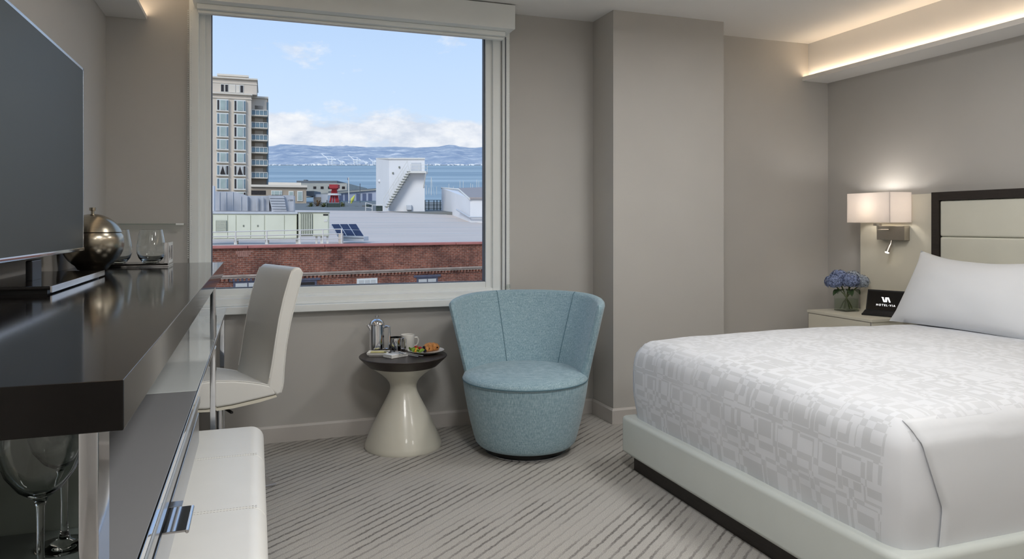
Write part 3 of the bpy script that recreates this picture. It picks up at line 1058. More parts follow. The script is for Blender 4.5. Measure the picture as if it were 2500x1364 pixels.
for k, (dx, dy, dz) in enumerate(((-.010, -.020, .010), (-.006, -.002, .012), (-.014, -.010, .026))):
    words = ('at the front of its cluster', 'next to the croissant', 'on top of the others')[k]
    b = B()
    for i in range(26):
        zz = 1 - 2 * (i + .5) / 26
        a = i * 2.39996
        rr = math.sqrt(1 - zz * zz)
        r2 = bmesh.ops.create_icosphere(b.bm, subdivisions=1, radius=.0034)
        bmesh.ops.translate(b.bm, verts=r2['verts'], vec=(.0075 * rr * math.cos(a), .0075 * rr * math.sin(a), .0085 * zz))
    o = tag(b.build('blackberry', 'blackberry', smooth=60), 'blackberry ' + words, 'blackberry', 'salad on the plate')
    o.location = (PXc + dx, PYc + dy, FZ + dz)
for k, (dx, dy, dz) in enumerate(((-.058, -.018, .022), (-.044, .030, .022), (-.066, -.034, .014))):
    words = ('between the strawberries', 'behind the strawberries', 'beside the front lettuce leaf')[k]
    b = B().box(-.009, .009, -.007, .007, -.006, .006, .0025, 2)
    o = tag(b.build('mango_cube', 'mango', smooth=60), 'yellow mango chunk ' + words, 'mango', 'salad on the plate')
    o.location = (PXc + dx, PYc + dy, FZ + dz)
    o.rotation_euler = (.3 * k, .4, .9 * k)

# ------------------------------------------------------------------ blue swivel chair (local: faces -y)
sc = thing('swivel_chair', 'light blue upholstered tub swivel chair under the window', 'armchair', (1.418, 3.803, 0), R(-30))
plabel(B().lathe([(0, 0), (.222, 0), (.226, .004), (.226, .008), (.222, .010), (0, .010)], 0, 0, 72, cap=False).build('base_ring', 'chrome', sc), 'thin chrome base ring')
B().lathe([(0, .010), (.212, .010), (.212, .045), (0, .045)], 0, 0, 72, cap=False).build('turntable', 'base_black', sc)
drum = [(0, .036), (.235, .036), (.262, .044), (.278, .062), (.290, .10), (.308, .17), (.325, .25), (.338, .32), (.346, .375), (.345, .398), (.335, .405), (0, .405)]
B().lathe(drum, 0, 0, 96, cap=False).build('drum_base', 'linen', sc, smooth=60)
seat = [(0, .39), (.330, .39), (.345, .398), (.347, .408), (.340, .424), (.315, .438), (.26, .449), (.15, .457), (0, .460)]
st_ = B().lathe(seat, 0, -.012, 96, cap=False).build('seat_cushion', 'linen', sc, smooth=60)
B().tube([(.346 * math.cos(2 * PI * i / 96), -.012 + .346 * math.sin(2 * PI * i / 96), .404) for i in range(96)], .0035, 6, closed=True).build('seat_piping', 'seam_blue', st_)


def shell_pt(phi, t):
    """phi: angle from the back (0) to a wing (+-1); t: 0..1 round the section: outer up, top, inner down"""
    zt = .850 - .030 * abs(phi) ** 3
    z0 = .345
    # front edge sweeps forward towards the top
    def pos(z, inner):
        k = (z - z0) / (zt - z0)
        ro = .338 + .106 * k ** 1.05
        th = .085 - .030 * k
        th *= (1 - .35 * max(0, abs(phi) - .8) / .2)
        r = ro - (th if inner else 0)
        ang = phi * R(88 + 13 * k)
        lean = .040 * k
        return Vector((r * math.sin(ang), r * math.cos(ang) * 1.0 + lean, z))
    if t < .42:
        z = z0 + (zt - .028 - z0) * t / .42
        return pos(z, False)
    if t > .58:
        z = z0 + (zt - .028 - z0) * (1 - t) / .42
        return pos(z, True)
    a = (t - .42) / .16 * PI
    po, pi_ = pos(zt - .028, False), pos(zt - .028, True)
    mid = (po + pi_) / 2
    return mid + (po - pi_) / 2 * math.cos(a) + Vector((0, 0, .028)) * math.sin(a)


def shell():
    b = B()
    NU, NV = 72, 44
    g = []
    for i in range(NU):
        phi = -1 + 2 * i / (NU - 1)
        g.append([b.bm.verts.new(shell_pt(phi, j / (NV - 1))) for j in range(NV)])
    for i in range(NU - 1):
        for j in range(NV - 1):
            b.bm.faces.new((g[i][j], g[i + 1][j], g[i + 1][j + 1], g[i][j + 1]))
        b.bm.faces.new((g[i][NV - 1], g[i + 1][NV - 1], g[i + 1][0], g[i][0]))
    # rounded wing ends: pull the end section to its middle line in steps
    for gi, sgn in ((0, -1), (NU - 1, 1)):
        prev = g[gi]
        ctr = []
        for j in range(NV):
            ctr.append((shell_pt(sgn, j / (NV - 1)) + shell_pt(sgn, (NV - 1 - j) / (NV - 1))) / 2)
        tang = [(shell_pt(sgn, j / (NV - 1)) - shell_pt(sgn * .97, j / (NV - 1))).normalized() for j in range(NV)]
        for st in (30, 60, 85):
            cur = []
            for j in range(NV):
                p = shell_pt(sgn, j / (NV - 1))
                off = p - ctr[j]
                cur.append(b.bm.verts.new(ctr[j] + off * math.cos(R(st)) + tang[j] * .026 * math.sin(R(st))))
            for j in range(NV - 1):
                b.bm.faces.new((prev[j], cur[j], cur[j + 1], prev[j + 1]))
            prev = cur
        for j in range(NV // 2 - 1):
            b.bm.faces.new((prev[j], prev[NV - 1 - j], prev[NV - 2 - j], prev[j + 1]))
        b.bm.faces.new((g[gi][NV - 1], prev[NV - 1], prev[0], g[gi][0]))
    bmesh.ops.recalc_face_normals(b.bm, faces=b.bm.faces[:])
    return b


bs = shell().build('back_shell', 'linen', sc, smooth=70)
for phi in (-.37, .37):
    b = B().tube([shell_pt(phi, .5 + .5 * i / 30) + Vector((-math.sin(phi * R(95)), -math.cos(phi * R(95)), 0)) * .0008 for i in range(1, 29)], .0022, 6)
    plabel(b.build('seam', 'seam_blue', bs), 'stitched seam')

# ------------------------------------------------------------------ bed
bed = thing('bed', 'white leather platform bed on a dark recessed plinth', 'bed', (2.9, 2.48, 0))
B().box(1.822, 4.0, 1.68, 3.300, 0, .085).build('plinth', 'plinth', bed, world=True)
B().box(1.772, 3.985, 1.615, 3.345, .083, .275, .022, 4).build('bed_base', 'leather_bed', bed, world=True, smooth=60)
B().box(1.86, 3.96, 1.70, 3.27, .26, .60, .05, 3).build('mattress', 'sheet', bed, world=True, smooth=60)


def bedspread():
    """one cloth: over the top, down the foot and both long sides; rounded edges, soft bulge; world coordinates"""
    x0, x1, y0, y1, z0, zt = 1.815, 3.96, 1.655, 3.305, .262, .655
    rr = .085
    b = B()
    Lf = zt - z0 - rr + rr * PI / 2       # drop length on the foot
    Ls = Lf

    def prof(d):
        """d: distance from the end of the flat top, outwards along the cloth -> (out, down)"""
        if d <= 0:
            return d, 0.0
        a = d / rr
        if a < PI / 2:
            return rr * math.sin(a), rr * (1 - math.cos(a))
        return rr, rr + (d - rr * PI / 2)
    fx, fy0, fy1 = x0 + rr, y0 + rr, y1 - rr
    us = [-Lf + Lf * i / 16 for i in range(16)] + [0 + (x1 - fx) * i / 50 for i in range(51)]
    vs = [-Ls + Ls * i / 16 for i in range(16)] + [(fy1 - fy0) * i / 44 for i in range(44)] + [(fy1 - fy0) + Ls * i / 16 for i in range(17)]
    W_ = fy1 - fy0
    grid = []
    uvl = {}
    for u in us:
        row = []
        for v in vs:
            du = -u if u < 0 else 0.0
            dv = -v if v < 0 else (v - W_ if v > W_ else 0.0)
            sv = -1 if v < 0 else 1
            if du > 0 and dv > 0:
                # corner: both drops; swing round a rounded corner, height from the longer drop
                d = max(du, dv)
                out, down = prof(d)
                ang = math.atan2(dv, du)
                # quarter round plan
                c0 = rr * min(1.0, d / (rr * PI / 2))
                mx = max(math.cos(ang), math.sin(ang))
                k = out
                ox, oy = k * math.cos(ang) / mx, k * math.sin(ang) / mx
                ln = math.hypot(ox, oy)
                soft = k * (1.0 + .22 * (ln / max(k, 1e-6) - 1))
                ox, oy = ox / ln * soft if ln else 0, oy / ln * soft if ln else 0
                x, y, z = fx - ox, (fy0 - oy) if sv < 0 else (fy1 + oy), zt - down
            elif du > 0:
                out, down = prof(du)
                x, y, z = fx - out, fy0 + v, zt - down
            elif dv > 0:
                out, down = prof(dv)
                x, y, z = fx + u, (fy0 - out) if sv < 0 else (fy1 + out), zt - down
            else:
                x, y, z = fx + u, fy0 + v, zt
            # soft bulge of the bedding
            tx = min(1, max(0, (x - x0) / (x1 - x0)))
            ty = min(1, max(0, (y - y0) / (y1 - y0)))
            dome = (math.sin(PI * min(1, .08 + tx * 1.15) * .86) ** .8) * (math.sin(PI * (.06 + .88 * ty)) ** .45)
            kz = max(0, (z - z0) / (zt - z0))
            z += .050 * dome * kz
            z += .004 * mnoise.noise(Vector((x * 5, y * 5, 1))) * kz
            # sides bulge slightly outwards at mid height
            bul = .018 * math.sin(PI * min(1, max(0, (zt - z) / (zt - z0)))) if z < zt - .05 else 0
            if du > 0:
                x -= bul + .005 * mnoise.noise(Vector((y * 6, z * 9, 4)))
            if dv > 0:
                y += sv * (bul * .8 + .004 * mnoise.noise(Vector((x * 6, z * 9, 7))))
            vert = b.bm.verts.new((x, y, z))
            uvl[vert] = (v, u)
            row.append(vert)
        grid.append(row)
    uv = b.bm.loops.layers.uv.new('UVMap')
    for i in range(len(us) - 1):
        for j in range(len(vs) - 1):
            f = b.bm.faces.new((grid[i][j], grid[i][j + 1], grid[i + 1][j + 1], grid[i + 1][j]))
            plain = vs[j + 1] < -.10 or (us[i + 1] < -.05 and vs[j + 1] < 0)
            for lp in f.loops:
                q = uvl[lp.vert]
                lp[uv].uv = (q[0] + (100 if plain else 0), q[1])
    bmesh.ops.recalc_face_normals(b.bm, faces=b.bm.faces[:])
    if b.bm.faces[len(b.bm.faces) // 2].normal.z < 0:
        pass
    return b


sp = thing('bedspread', 'white bedspread woven with pale grey interlocking rectangles on the bed', 'bedspread', (2.9, 2.48, .66))
cl = bedspread().build('cover', 'bedspread', sp, world=True, smooth=70)
# tucked flap of the mitred corner on the side nearest the camera: follows the cover, a few millimetres proud
b = B()


def flap(u, v):
    x0, x1, y0, y1, z0, zt, rr = 1.815, 3.96, 1.655, 3.305, .262, .655, .085
    Ls = zt - z0 - rr + rr * PI / 2
    d = Ls * (.10 + .90 * v)
    a = d / rr
    out, down = (rr * math.sin(a), rr * (1 - math.cos(a))) if a < PI / 2 else (rr, rr + d - rr * PI / 2)
    xs = 1.862 + .085 * min(1, v * 1.5) ** 1.4
    x = xs + (3.95 - xs) * u
    z = zt - down
    tx, ty = (x - x0) / (x1 - x0), 0.0
    dome = (math.sin(PI * min(1, .08 + tx * 1.15) * .86) ** .8) * (math.sin(PI * .06) ** .45)
    z += .050 * dome * max(0, (z - z0) / (zt - z0))
    bul = .018 * math.sin(PI * min(1, max(0, (zt - z) / (zt - z0)))) if z < zt - .05 else 0
    y = y0 + rr - out - bul * .8
    ease = min(1, v / .18)
    y -= (-.005 + .0085 * ease) + .002 * math.exp(-u * 45) * ease
    return (x, y, z)


b.grid(flap, 60, 30)
plabel(b.build('tucked_flap', 'sheet', sp, world=True, smooth=60, thick=.003), 'plain folded flap of the mitred corner')


def pillow(name, W_, H_, T_):
    b = B()

    def surf(sgn):
        def fn(a, c):
            u, v = 2 * a - 1, 2 * c - 1
            x = W_ / 2 * u * (1 - .06 * (1 - v * v))
            z = H_ / 2 * v * (1 - (.30 if v > 0 else .05) * (1 - u * u))
            t = T_ / 2 * (max(0, (1 - abs(u) ** 2.6)) * max(0, (1 - abs(v) ** 2.2))) ** .62
            n = .006 * mnoise.noise(Vector((u * 2.4, v * 2.4, sgn)))
            crease = .007 * math.sin(11 * u + 4 * v) * abs(v) ** 2 * (1 - u * u) * max(0, 1 - v * v)
            return (x, sgn * (t + n * (t / (T_ / 2)) + crease), z)
        return fn
    b.grid(surf(-1), 44, 30)
    b.grid(surf(1), 44, 30)
    bmesh.ops.remove_doubles(b.bm, verts=b.bm.verts[:], dist=.0008)
    bmesh.ops.recalc_face_normals(b.bm, faces=b.bm.faces[:])
    return b


o = tag(pillow('pillow', .98, .49, .25).build('pillow', 'sheet', smooth=70), 'large white pillow leaning on the cream headboard', 'pillow')
o.location = (3.715, 2.885, .882)
o.rotation_euler = (R(-31), R(0), R(-90))

# headboard
hb = thing('headboard', 'cream leather headboard with dark wooden frame on the wall', 'headboard', (4.04, 2.47, 0))
HY0, HY1, HZ = 1.50, 3.434, 1.452
b = B()
b.box(3.993, 4.075, HY1 - .052, HY1, .30, HZ, .002)
b.box(3.993, 4.075, HY0, HY0 + .052, .30, HZ, .002)
b.box(3.993, 4.075, HY0 + .052, HY1 - .052, HZ - .052, HZ, .002)
plabel(b.build('frame', 'plinth', hb, world=True), 'dark wooden frame')
for z0, z1 in ((1.177, 1.399), (.953, 1.175), (.729, .951), (.505, .727), (.30, .503)):
    B().box(3.990 + .012, 4.07, HY0 + .053, HY1 - .053, z0, z1, .012, 4).build('cushion_panel', 'cream_leather', hb, world=True, smooth=60)
o = B().box(4.048, 4.0795, 3.436, 4.055, 0.0, HZ - .004, .001).build('wall_panel', 'cream', smooth=30)
tag(o, 'cream wall panel between headboard and corner behind the lamp', 'panel')

# nightstand
NT = .655
ns = thing('nightstand', 'cream lacquered nightstand between bed and corner', 'nightstand', (3.85, 3.84, 0))
B().box(3.645, 4.046, 3.56, 4.12, .0, NT - .018, .001).build('body', 'cream', ns, world=True)
B().box(3.640, 4.046, 3.555, 4.125, NT - .018, NT, .0015).build('top', 'cream', ns, world=True)
for z0, z1 in ((.44, NT - .024), (.22, .434), (.02, .214)):
    B().box(3.640, 3.650, 3.572, 4.108, z0, z1, .001).build('drawer', 'cream', ns, world=True)
b = B()
b.box(3.6435, 3.6452, 3.562, 4.118, .01, NT - .019)
b.build('drawer_gap', 'stitch', ns, world=True)

# tablet on the nightstand; local: screen faces -y, leaning back
tbp = thing('tablet', 'black tablet in a dock showing a white hotel logo', 'tablet', (3.875, 3.668, NT), R(-66))
TWd, THt = .245, .142
b = B()
b.box(-TWd / 2 - .012, TWd / 2 + .012, -.055, .045, 0, .012, .003)
b.hexa([(-TWd / 2 - .010, -.050, .010), (TWd / 2 + .010, -.050, .010), (TWd / 2 + .010, .040, .010), (-TWd / 2 - .010, .040, .010),
        (-TWd / 2, -.026, .034), (TWd / 2, -.026, .034), (TWd / 2, .030, .036), (-TWd / 2, .030, .036)])
b.build('dock', 'black', tbp)
tilt = Matrix.Translation((0, -.018, .030)) @ Matrix.Rotation(R(-16), 4, 'X')
tab = B().box(-TWd / 2, TWd / 2, 0, .010, 0, THt, .003).xf(tilt).build('case', 'black', tbp)
scr = plabel(B().box(-TWd / 2 + .009, TWd / 2 - .009, -.0012, .001, .008, THt - .010).xf(tilt).build('display', 'lcd', tbp), 'black display')


def text_mesh(ob, mat):
    """turn a lettering curve into a plain mesh object at the same place"""
    dg = bpy.context.evaluated_depsgraph_get()
    me = bpy.data.meshes.new_from_object(ob.evaluated_get(dg))
    me.name = 'lettering'
    new = bpy.data.objects.new('lettering', me)
    C.objects.link(new)
    new.parent = ob.parent
    new.matrix_local = ob.matrix_local.copy()
    me.materials.clear()
    me.materials.append(mat)
    cu = ob.data
    bpy.data.objects.remove(ob)
    bpy.data.curves.remove(cu)
    return new


def text(body, size, x, z, parent, spacing=1.0, name='lettering', bold=0.0):
    cu = bpy.data.curves.new(name, 'FONT')
    cu.body = body
    cu.size = size
    cu.align_x = 'CENTER'
    cu.space_character = spacing
    cu.offset = bold
    ob = bpy.data.objects.new(name, cu)
    C.objects.link(ob)
    ob.parent = parent
    ob.matrix_local = tilt @ Matrix.Translation((x, -.0016, z)) @ Matrix.Rotation(R(90), 4, 'X')
    return text_mesh(ob, MT['logo'])


text('HOTEL·VIA', .0175, 0, .036, scr, 1.45, bold=.0004)
text('• • ALARM • •', .0042, 0, -.004, tbp, 1.2)
# logo: slanted V, upright I, A without a bar
b = B()


def para(x0, x1, w0, w1, z0, z1):
    b.hexa([(x0 - w0, -.0022, z0), (x0 + w0, -.0022, z0), (x0 + w0, -.0014, z0), (x0 - w0, -.0014, z0),
            (x1 - w1, -.0022, z1), (x1 + w1, -.0022, z1), (x1 + w1, -.0014, z1), (x1 - w1, -.0014, z1)])


para(-.010, -.024, .0050, .0050, .062, .094)
para(-.0075, -.0055, .0008, .0008, .062, .094)
para(.000, .000, .0040, .0040, .062, .094)
para(.0055, .0075, .0008, .0008, .062, .094)
para(.024, .010, .0050, .0050, .062, .094)
para(-.023, -.023, .0080, .0080, .092, .0938)
b.xf(tilt).build('logo', 'logo', scr, smooth=0)

# vase and hydrangeas
VX, VY = 3.855, 3.985
va = thing('glass_vase', 'square clear glass vase with stems and water on the nightstand', 'vase', (VX, VY, NT))
hw, hh = .056, .145
b = B()
for (x0, x1, y0, y1) in ((-hw, hw, -hw, -hw + .004), (-hw, hw, hw - .004, hw), (-hw, -hw + .004, -hw + .004, hw - .004), (hw - .004, hw, -hw + .004, hw - .004)):
    b.box(VX + x0, VX + x1, VY + y0, VY + y1, NT, NT + hh)
b.box(VX - hw + .004, VX + hw - .004, VY - hw + .004, VY + hw - .004, NT, NT + .008)
b.build('vase_body', 'vase_glass', va, world=True, smooth=0)
B().box(VX - hw + .005, VX + hw - .005, VY - hw + .005, VY + hw - .005, NT + .0085, NT + .082).build('water', 'water', va, world=True, smooth=0)


def hydrangea(cx, cy, cz, r, mat, label, seed):
    rs = random.Random(seed)
    t = thing('hydrangea', label, 'flower', (VX, VY, NT + .02), 0, 'hydrangeas in the glass vase')
    b = B()
    for i in range(210):
        zz = 1 - 1.75 * (i + .5) / 210
        a = i * 2.39996 + rs.uniform(-.15, .15)
        q = math.sqrt(max(0, 1 - zz * zz))
        n = Vector((q * math.cos(a), q * math.sin(a), zz * .8)).normalized()
        p = Vector((cx, cy, cz)) + Vector((n.x * r, n.y * r, n.z * r * .85)) * rs.uniform(.86, 1.05)
        tx = n.orthogonal().normalized()
        ty = n.cross(tx)
        rot = rs.uniform(0, PI)
        s_ = .0085 * rs.uniform(.8, 1.2)
        for k in range(4):
            an = rot + k * PI / 2
            d = tx * math.cos(an) + ty * math.sin(an)
            e = n.cross(d)
            f = [p, p + d * s_ * .6 + e * s_ * .5 + n * .0015, p + d * s_ * 1.2 + n * .003, p + d * s_ * .6 - e * s_ * .5 + n * .0015]
            b.bm.faces.new([b.bm.verts.new(x) for x in f])
    b.build('bloom', mat, t, world=True, smooth=0)
    core = blob(r * .84, 2, .1)
    core.xf(Matrix.Translation((cx, cy, cz)) @ Matrix.Diagonal((1, 1, .85, 1)))
    core.build('bloom_core', mat, t, world=True)
    sx, sy = VX - (cx - VX) * .45, VY - (cy - VY) * .45
    B().tube([(sx, sy, NT + .014), ((sx + VX) / 2, (sy + VY) / 2, NT + .06), (VX + (cx - VX) * .25, VY + (cy - VY) * .25, NT + .12), (cx, cy, cz - r * .3)], .0042, 8).build('stem', 'stem', t, world=True)
    for k in range(1):
        a = math.atan2(cy - VY, cx - VX) + (-.5 + seed % 2)
        ori = Vector((VX + (cx - VX) * .4, VY + (cy - VY) * .4, NT + .135))
        d = Vector((math.cos(a), math.sin(a), -.35))
        sd = Vector((-math.sin(a), math.cos(a), 0))
        lb = B()

        def lf(u, v):
            w = .024 * math.sin(PI * u) ** .8 * (2 * v - 1)
            return ori + d * (.085 * u) + sd * w + Vector((0, 0, .02 * math.sin(PI * u) - .012 * abs(2 * v - 1) * 0 + .006 * abs(2 * v - 1)))
        lb.grid(lf, 9, 5)
        lb.build('leaf', 'leaf', t, world=True, thick=.0012)
    return t


cr_, sr_ = math.cos(YAW), -math.sin(YAW)      # picture-right direction in plan, for setting the bunch out
def vp(side, back, up):
    return (VX + side * cr_ - back * sr_, VY + side * sr_ + back * cr_, NT + up)


hydrangea(*vp(-.088, .0, .200), .058, 'petal_a', 'blue hydrangea bloom hanging furthest from the tablet', 1)
hydrangea(*vp(.012, -.030, .208), .060, 'petal_a', 'blue hydrangea bloom at the middle of the vase', 2)
hydrangea(*vp(.098, .0, .200), .056, 'petal_b', 'pale grey blue hydrangea bloom on the tablet side', 3)
hydrangea(*vp(-.030, .050, .232), .056, 'petal_a', 'blue hydrangea bloom at the top back of the bunch', 4)
hydrangea(*vp(.062, .040, .228), .052, 'petal_b', 'pale hydrangea bloom behind the middle one', 5)

# wall lamp
wl = thing('wall_lamp', 'wall lamp with white rectangular shade and nickel reading light', 'lamp', (4.02, 3.76, 1.15))
SX0, SX1, SY0, SY1, SZ0, SZ1 = 3.85, 4.035, 3.615, 3.975, 1.264, 1.462
b = B()
for (x0, x1, y0, y1) in ((SX0, SX0 + .002, SY0, SY1), (SX1 - .002, SX1, SY0, SY1), (SX0 + .002, SX1 - .002, SY0, SY0 + .002), (SX0 + .002, SX1 - .002, SY1 - .002, SY1)):
    b.box(x0, x1, y0, y1, SZ0, SZ1)
plabel(b.build('shade', 'shade', wl, world=True, smooth=0), 'white fabric shade')
plabel(B().box(4.0, 4.047, 3.64, 3.865, 1.147, 1.242, .002).build('backplate', 'nickel', wl, world=True), 'brushed nickel backplate')
b = B()
b.tube([(4.0, 3.765, 1.215), (3.955, 3.795, 1.215), (3.942, 3.802, 1.217), (3.942, 3.802, 1.25)], .006, 12)
b.build('arm', 'nickel', wl, world=True)
B().lathe([(0, 1.243), (.026, 1.243), (.026, 1.262), (.016, 1.264), (.016, 1.30), (0, 1.30)], 3.942, 3.802, 24, cap=False).build('socket', 'nickel', wl, world=True)
plabel(B().lathe([(0, 1.30), (.018, 1.31), (.028, 1.34), (.022, 1.365), (0, 1.375)], 3.942, 3.802, 20, cap=False).build('light_bulb', 'bulb', wl, world=True), 'glowing bulb inside the shade')
b = B()
b.tube([(4.012, 3.752, 1.147), (4.006, 3.752, 1.125), (3.998, 3.752, 1.108)], .007, 10)
b.build('reading_stem', 'nickel', wl, world=True)
rl = B().tube([(3.998, 3.752, 1.112), (3.978, 3.757, 1.066)], [.012, .015], 16).build('reading_head', 'nickel', wl, world=True)
B().tube([(3.9785, 3.757, 1.067), (3.9765, 3.7575, 1.062)], [.0125, .0125], 16).build('reading_lens', 'bulb', rl, world=True)
ll = bpy.data.lights.new('wall_lamp_light', 'POINT')
ll.energy = 2.4
ll.color = (1.0, 0.965, 0.93)
ll.shadow_soft_size = .03
lo = bpy.data.objects.new('bulb_light', ll)
C.objects.link(lo)
lo.parent = wl
lo.location = Vector((3.942, 3.802, 1.40)) - Vector(wl.location)

# ------------------------------------------------------------------ the city outside (metres, in a frame turned to the window)
MT['brick'] = None


def brick_mat():
    m = M('weathered brick', rgb(130, 74, 60), 0.9)
    t = m.node_tree
    p = t.nodes['Principled BSDF']
    tc = nd(t, 'ShaderNodeTexCoord')
    mp = nd(t, 'ShaderNodeMapping')
    mp.inputs['Rotation'].default_value = (R(90), 0, 0)
    t.links.new(tc.outputs['Object'], mp.inputs[0])
    br = nd(t, 'ShaderNodeTexBrick', ins={'Color1': rgb(190, 124, 102), 'Color2': rgb(158, 104, 88), 'Mortar': rgb(196, 170, 156), 'Scale': 1.0,
                                          'Mortar Size': 0.010, 'Brick Width': 0.23, 'Row Height': 0.075, 'Bias': 0.1})
    t.links.new(mp.outputs[0], br.inputs[0])
    n = nd(t, 'ShaderNodeTexNoise', ins={'Scale': 0.9, 'Detail': 6.0, 'Roughness': 0.65})
    t.links.new(tc.outputs['Object'], n.inputs[0])
    r = ramp(t, [(0.35, rgb(150, 140, 140)), (0.5, rgb(215, 205, 200)), (0.68, rgb(255, 240, 230))])
    t.links.new(n.outputs[0], r.inputs[0])
    n2 = nd(t, 'ShaderNodeTexNoise', ins={'Scale': 9.0, 'Detail': 6.0, 'Roughness': 0.7})
    t.links.new(tc.outputs['Object'], n2.inputs[0])
    r2 = ramp(t, [(0.3, rgb(170, 165, 165)), (0.62, rgb(255, 250, 248))])
    t.links.new(n2.outputs[0], r2.inputs[0])
    c = mixc(t, 1.0, br.outputs[0], r.outputs[0], 'MULTIPLY')
    c = mixc(t, 1.0, c, r2.outputs[0], 'MULTIPLY')
    t.links.new(c, p.inputs['Base Color'])
    b_ = nd(t, 'ShaderNodeBump', ins={'Strength': 0.5, 'Distance': 0.02})
    t.links.new(br.outputs['Fac'], b_.inputs['Height'])
    b_.invert = True
    t.links.new(b_.outputs[0], p.inputs['Normal'])
    return m


MT['brick'] = brick_mat()
MT['coping'] = M('red coping', rgb(184, 118, 110), 0.7, var=0.12, vscale=2)
MT['stone_band'] = M('stone belt', rgb(168, 150, 138), 0.9, var=0.2, vscale=3)
MT['patch'] = M('patched brick', rgb(172, 128, 114), 0.9, var=0.25, vscale=12)
MT['lintel'] = M('slate lintel', rgb(88, 88, 104), 0.7, var=0.15, vscale=4)
MT['win_dark'] = M('dark glass', rgb(46, 40, 40), 0.2, var=0.3, vscale=3)
MT['blind'] = M('white blind', rgb(196, 194, 190), 0.8, var=0.05, vscale=5)
MT['roof'] = M('grey roof membrane', rgb(206, 192, 181), 0.85, var=0.05, vscale=0.5, aniso=(0.3, 1.5, 1))
MT['hvac'] = M('cream metal cladding', rgb(212, 213, 194), 0.55, var=0.06, vscale=1.2)
MT['hvac_dark'] = M('louvre shadow', rgb(120, 124, 112), 0.7, var=0.1)
MT['duct'] = M('galvanised duct', rgb(176, 178, 184), 0.5, var=0.16, vscale=1.4)
MT['rail'] = M('white steel rail', rgb(214, 212, 206), 0.5, var=0.03)
MT['solar'] = M('solar cells', rgb(48, 58, 84), 0.6, var=0.15, vscale=4, spec=0.15)
MT['alu'] = M('aluminium', rgb(190, 194, 200), 0.45, var=0.05)
MT['white_ext'] = M('white painted render', rgb(222, 222, 224), 0.8, var=0.03, vscale=0.6)
MT['pale_grey'] = M('pale grey door', rgb(196, 198, 202), 0.7, var=0.03)
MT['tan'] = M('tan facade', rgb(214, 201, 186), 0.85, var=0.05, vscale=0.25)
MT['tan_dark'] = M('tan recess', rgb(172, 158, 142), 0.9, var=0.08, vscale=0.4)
MT['tan_trim'] = M('tan moulding', rgb(222, 212, 198), 0.8, var=0.04, vscale=0.5)
MT['win_frame'] = M('white window frame', rgb(222, 222, 218), 0.6, var=0.03)
MT['win_pale'] = M('curtained glass', rgb(168, 182, 178), 0.25, var=0.12, vscale=0.6)
MT['green_glass'] = M('bluish glass', rgb(112, 134, 146), 0.2, var=0.15, vscale=0.5)
MT['red_steel'] = M('red steel', rgb(168, 48, 56), 0.6, var=0.1, vscale=1)
MT['shed'] = M('shed wall', rgb(168, 166, 158), 0.85, var=0.08, vscale=0.3)
MT['shed_roof'] = M('dark shed roof', rgb(104, 110, 116), 0.85, var=0.15, vscale=0.3)
MT['shed_blue'] = M('lavender shed wall', rgb(176, 180, 196), 0.85, var=0.06, vscale=0.3)
MT['shed_door'] = M('blue grey doors', rgb(98, 106, 132), 0.8, var=0.1)
MT['asphalt'] = M('quay asphalt', rgb(112, 114, 112), 0.9, var=0.2, vscale=0.15)
MT['bush'] = M('palm green', rgb(96, 100, 62), 0.8, var=0.4, vscale=2)
MT['palm_brown'] = M('palm brown', rgb(128, 104, 78), 0.85, var=0.3, vscale=2)
MT['dark_green'] = M('dark green steel', rgb(52, 66, 62), 0.7, var=0.2)
MT['far_city'] = M('far city', rgb(246, 243, 240), 0.9, var=0.12, vscale=0.02)
MT['crane'] = M('white crane', rgb(236, 236, 238), 0.7, var=0.03)
MT['ground'] = M('street ground', rgb(108, 106, 104), 0.9, var=0.15, vscale=0.3)


def sea_mat():
    m = M('bay water', rgb(96, 134, 166), 0.55)
    t = m.node_tree
    p = t.nodes['Principled BSDF']
    p.inputs['Specular IOR Level'].default_value = 0.2
    tc = nd(t, 'ShaderNodeTexCoord')
    mp = nd(t, 'ShaderNodeMapping')
    mp.inputs['Scale'].default_value = (.0015, .006, .006)
    t.links.new(tc.outputs['Object'], mp.inputs[0])
    n = nd(t, 'ShaderNodeTexNoise', ins={'Scale': 2.0, 'Detail': 7.0, 'Roughness': .62})
    t.links.new(mp.outputs[0], n.inputs[0])
    r = ramp(t, [(.34, rgb(126, 146, 158)), (.5, rgb(140, 159, 168)), (.66, rgb(168, 183, 188))])
    t.links.new(n.outputs[0], r.inputs[0])
    t.links.new(r.outputs[0], p.inputs['Base Color'])
    return m


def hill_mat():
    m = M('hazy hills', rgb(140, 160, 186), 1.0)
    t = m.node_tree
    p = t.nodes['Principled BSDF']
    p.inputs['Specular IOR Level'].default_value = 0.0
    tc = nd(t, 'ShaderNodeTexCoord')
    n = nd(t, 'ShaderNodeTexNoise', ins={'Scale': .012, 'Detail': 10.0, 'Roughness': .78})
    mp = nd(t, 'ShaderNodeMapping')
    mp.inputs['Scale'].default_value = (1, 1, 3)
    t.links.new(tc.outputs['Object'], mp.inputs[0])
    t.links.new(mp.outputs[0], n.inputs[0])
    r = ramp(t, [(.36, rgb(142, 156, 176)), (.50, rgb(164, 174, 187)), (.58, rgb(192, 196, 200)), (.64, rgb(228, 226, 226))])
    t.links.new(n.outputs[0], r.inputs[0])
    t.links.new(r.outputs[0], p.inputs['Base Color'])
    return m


MT['sea'] = sea_mat()
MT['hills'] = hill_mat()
ROT = Matrix.Translation((0, 0, CAM_H)) @ Matrix.Rotation(-YAW, 4, 'Z')


FRAME = {'b': 0.0, 'k': 1.0}


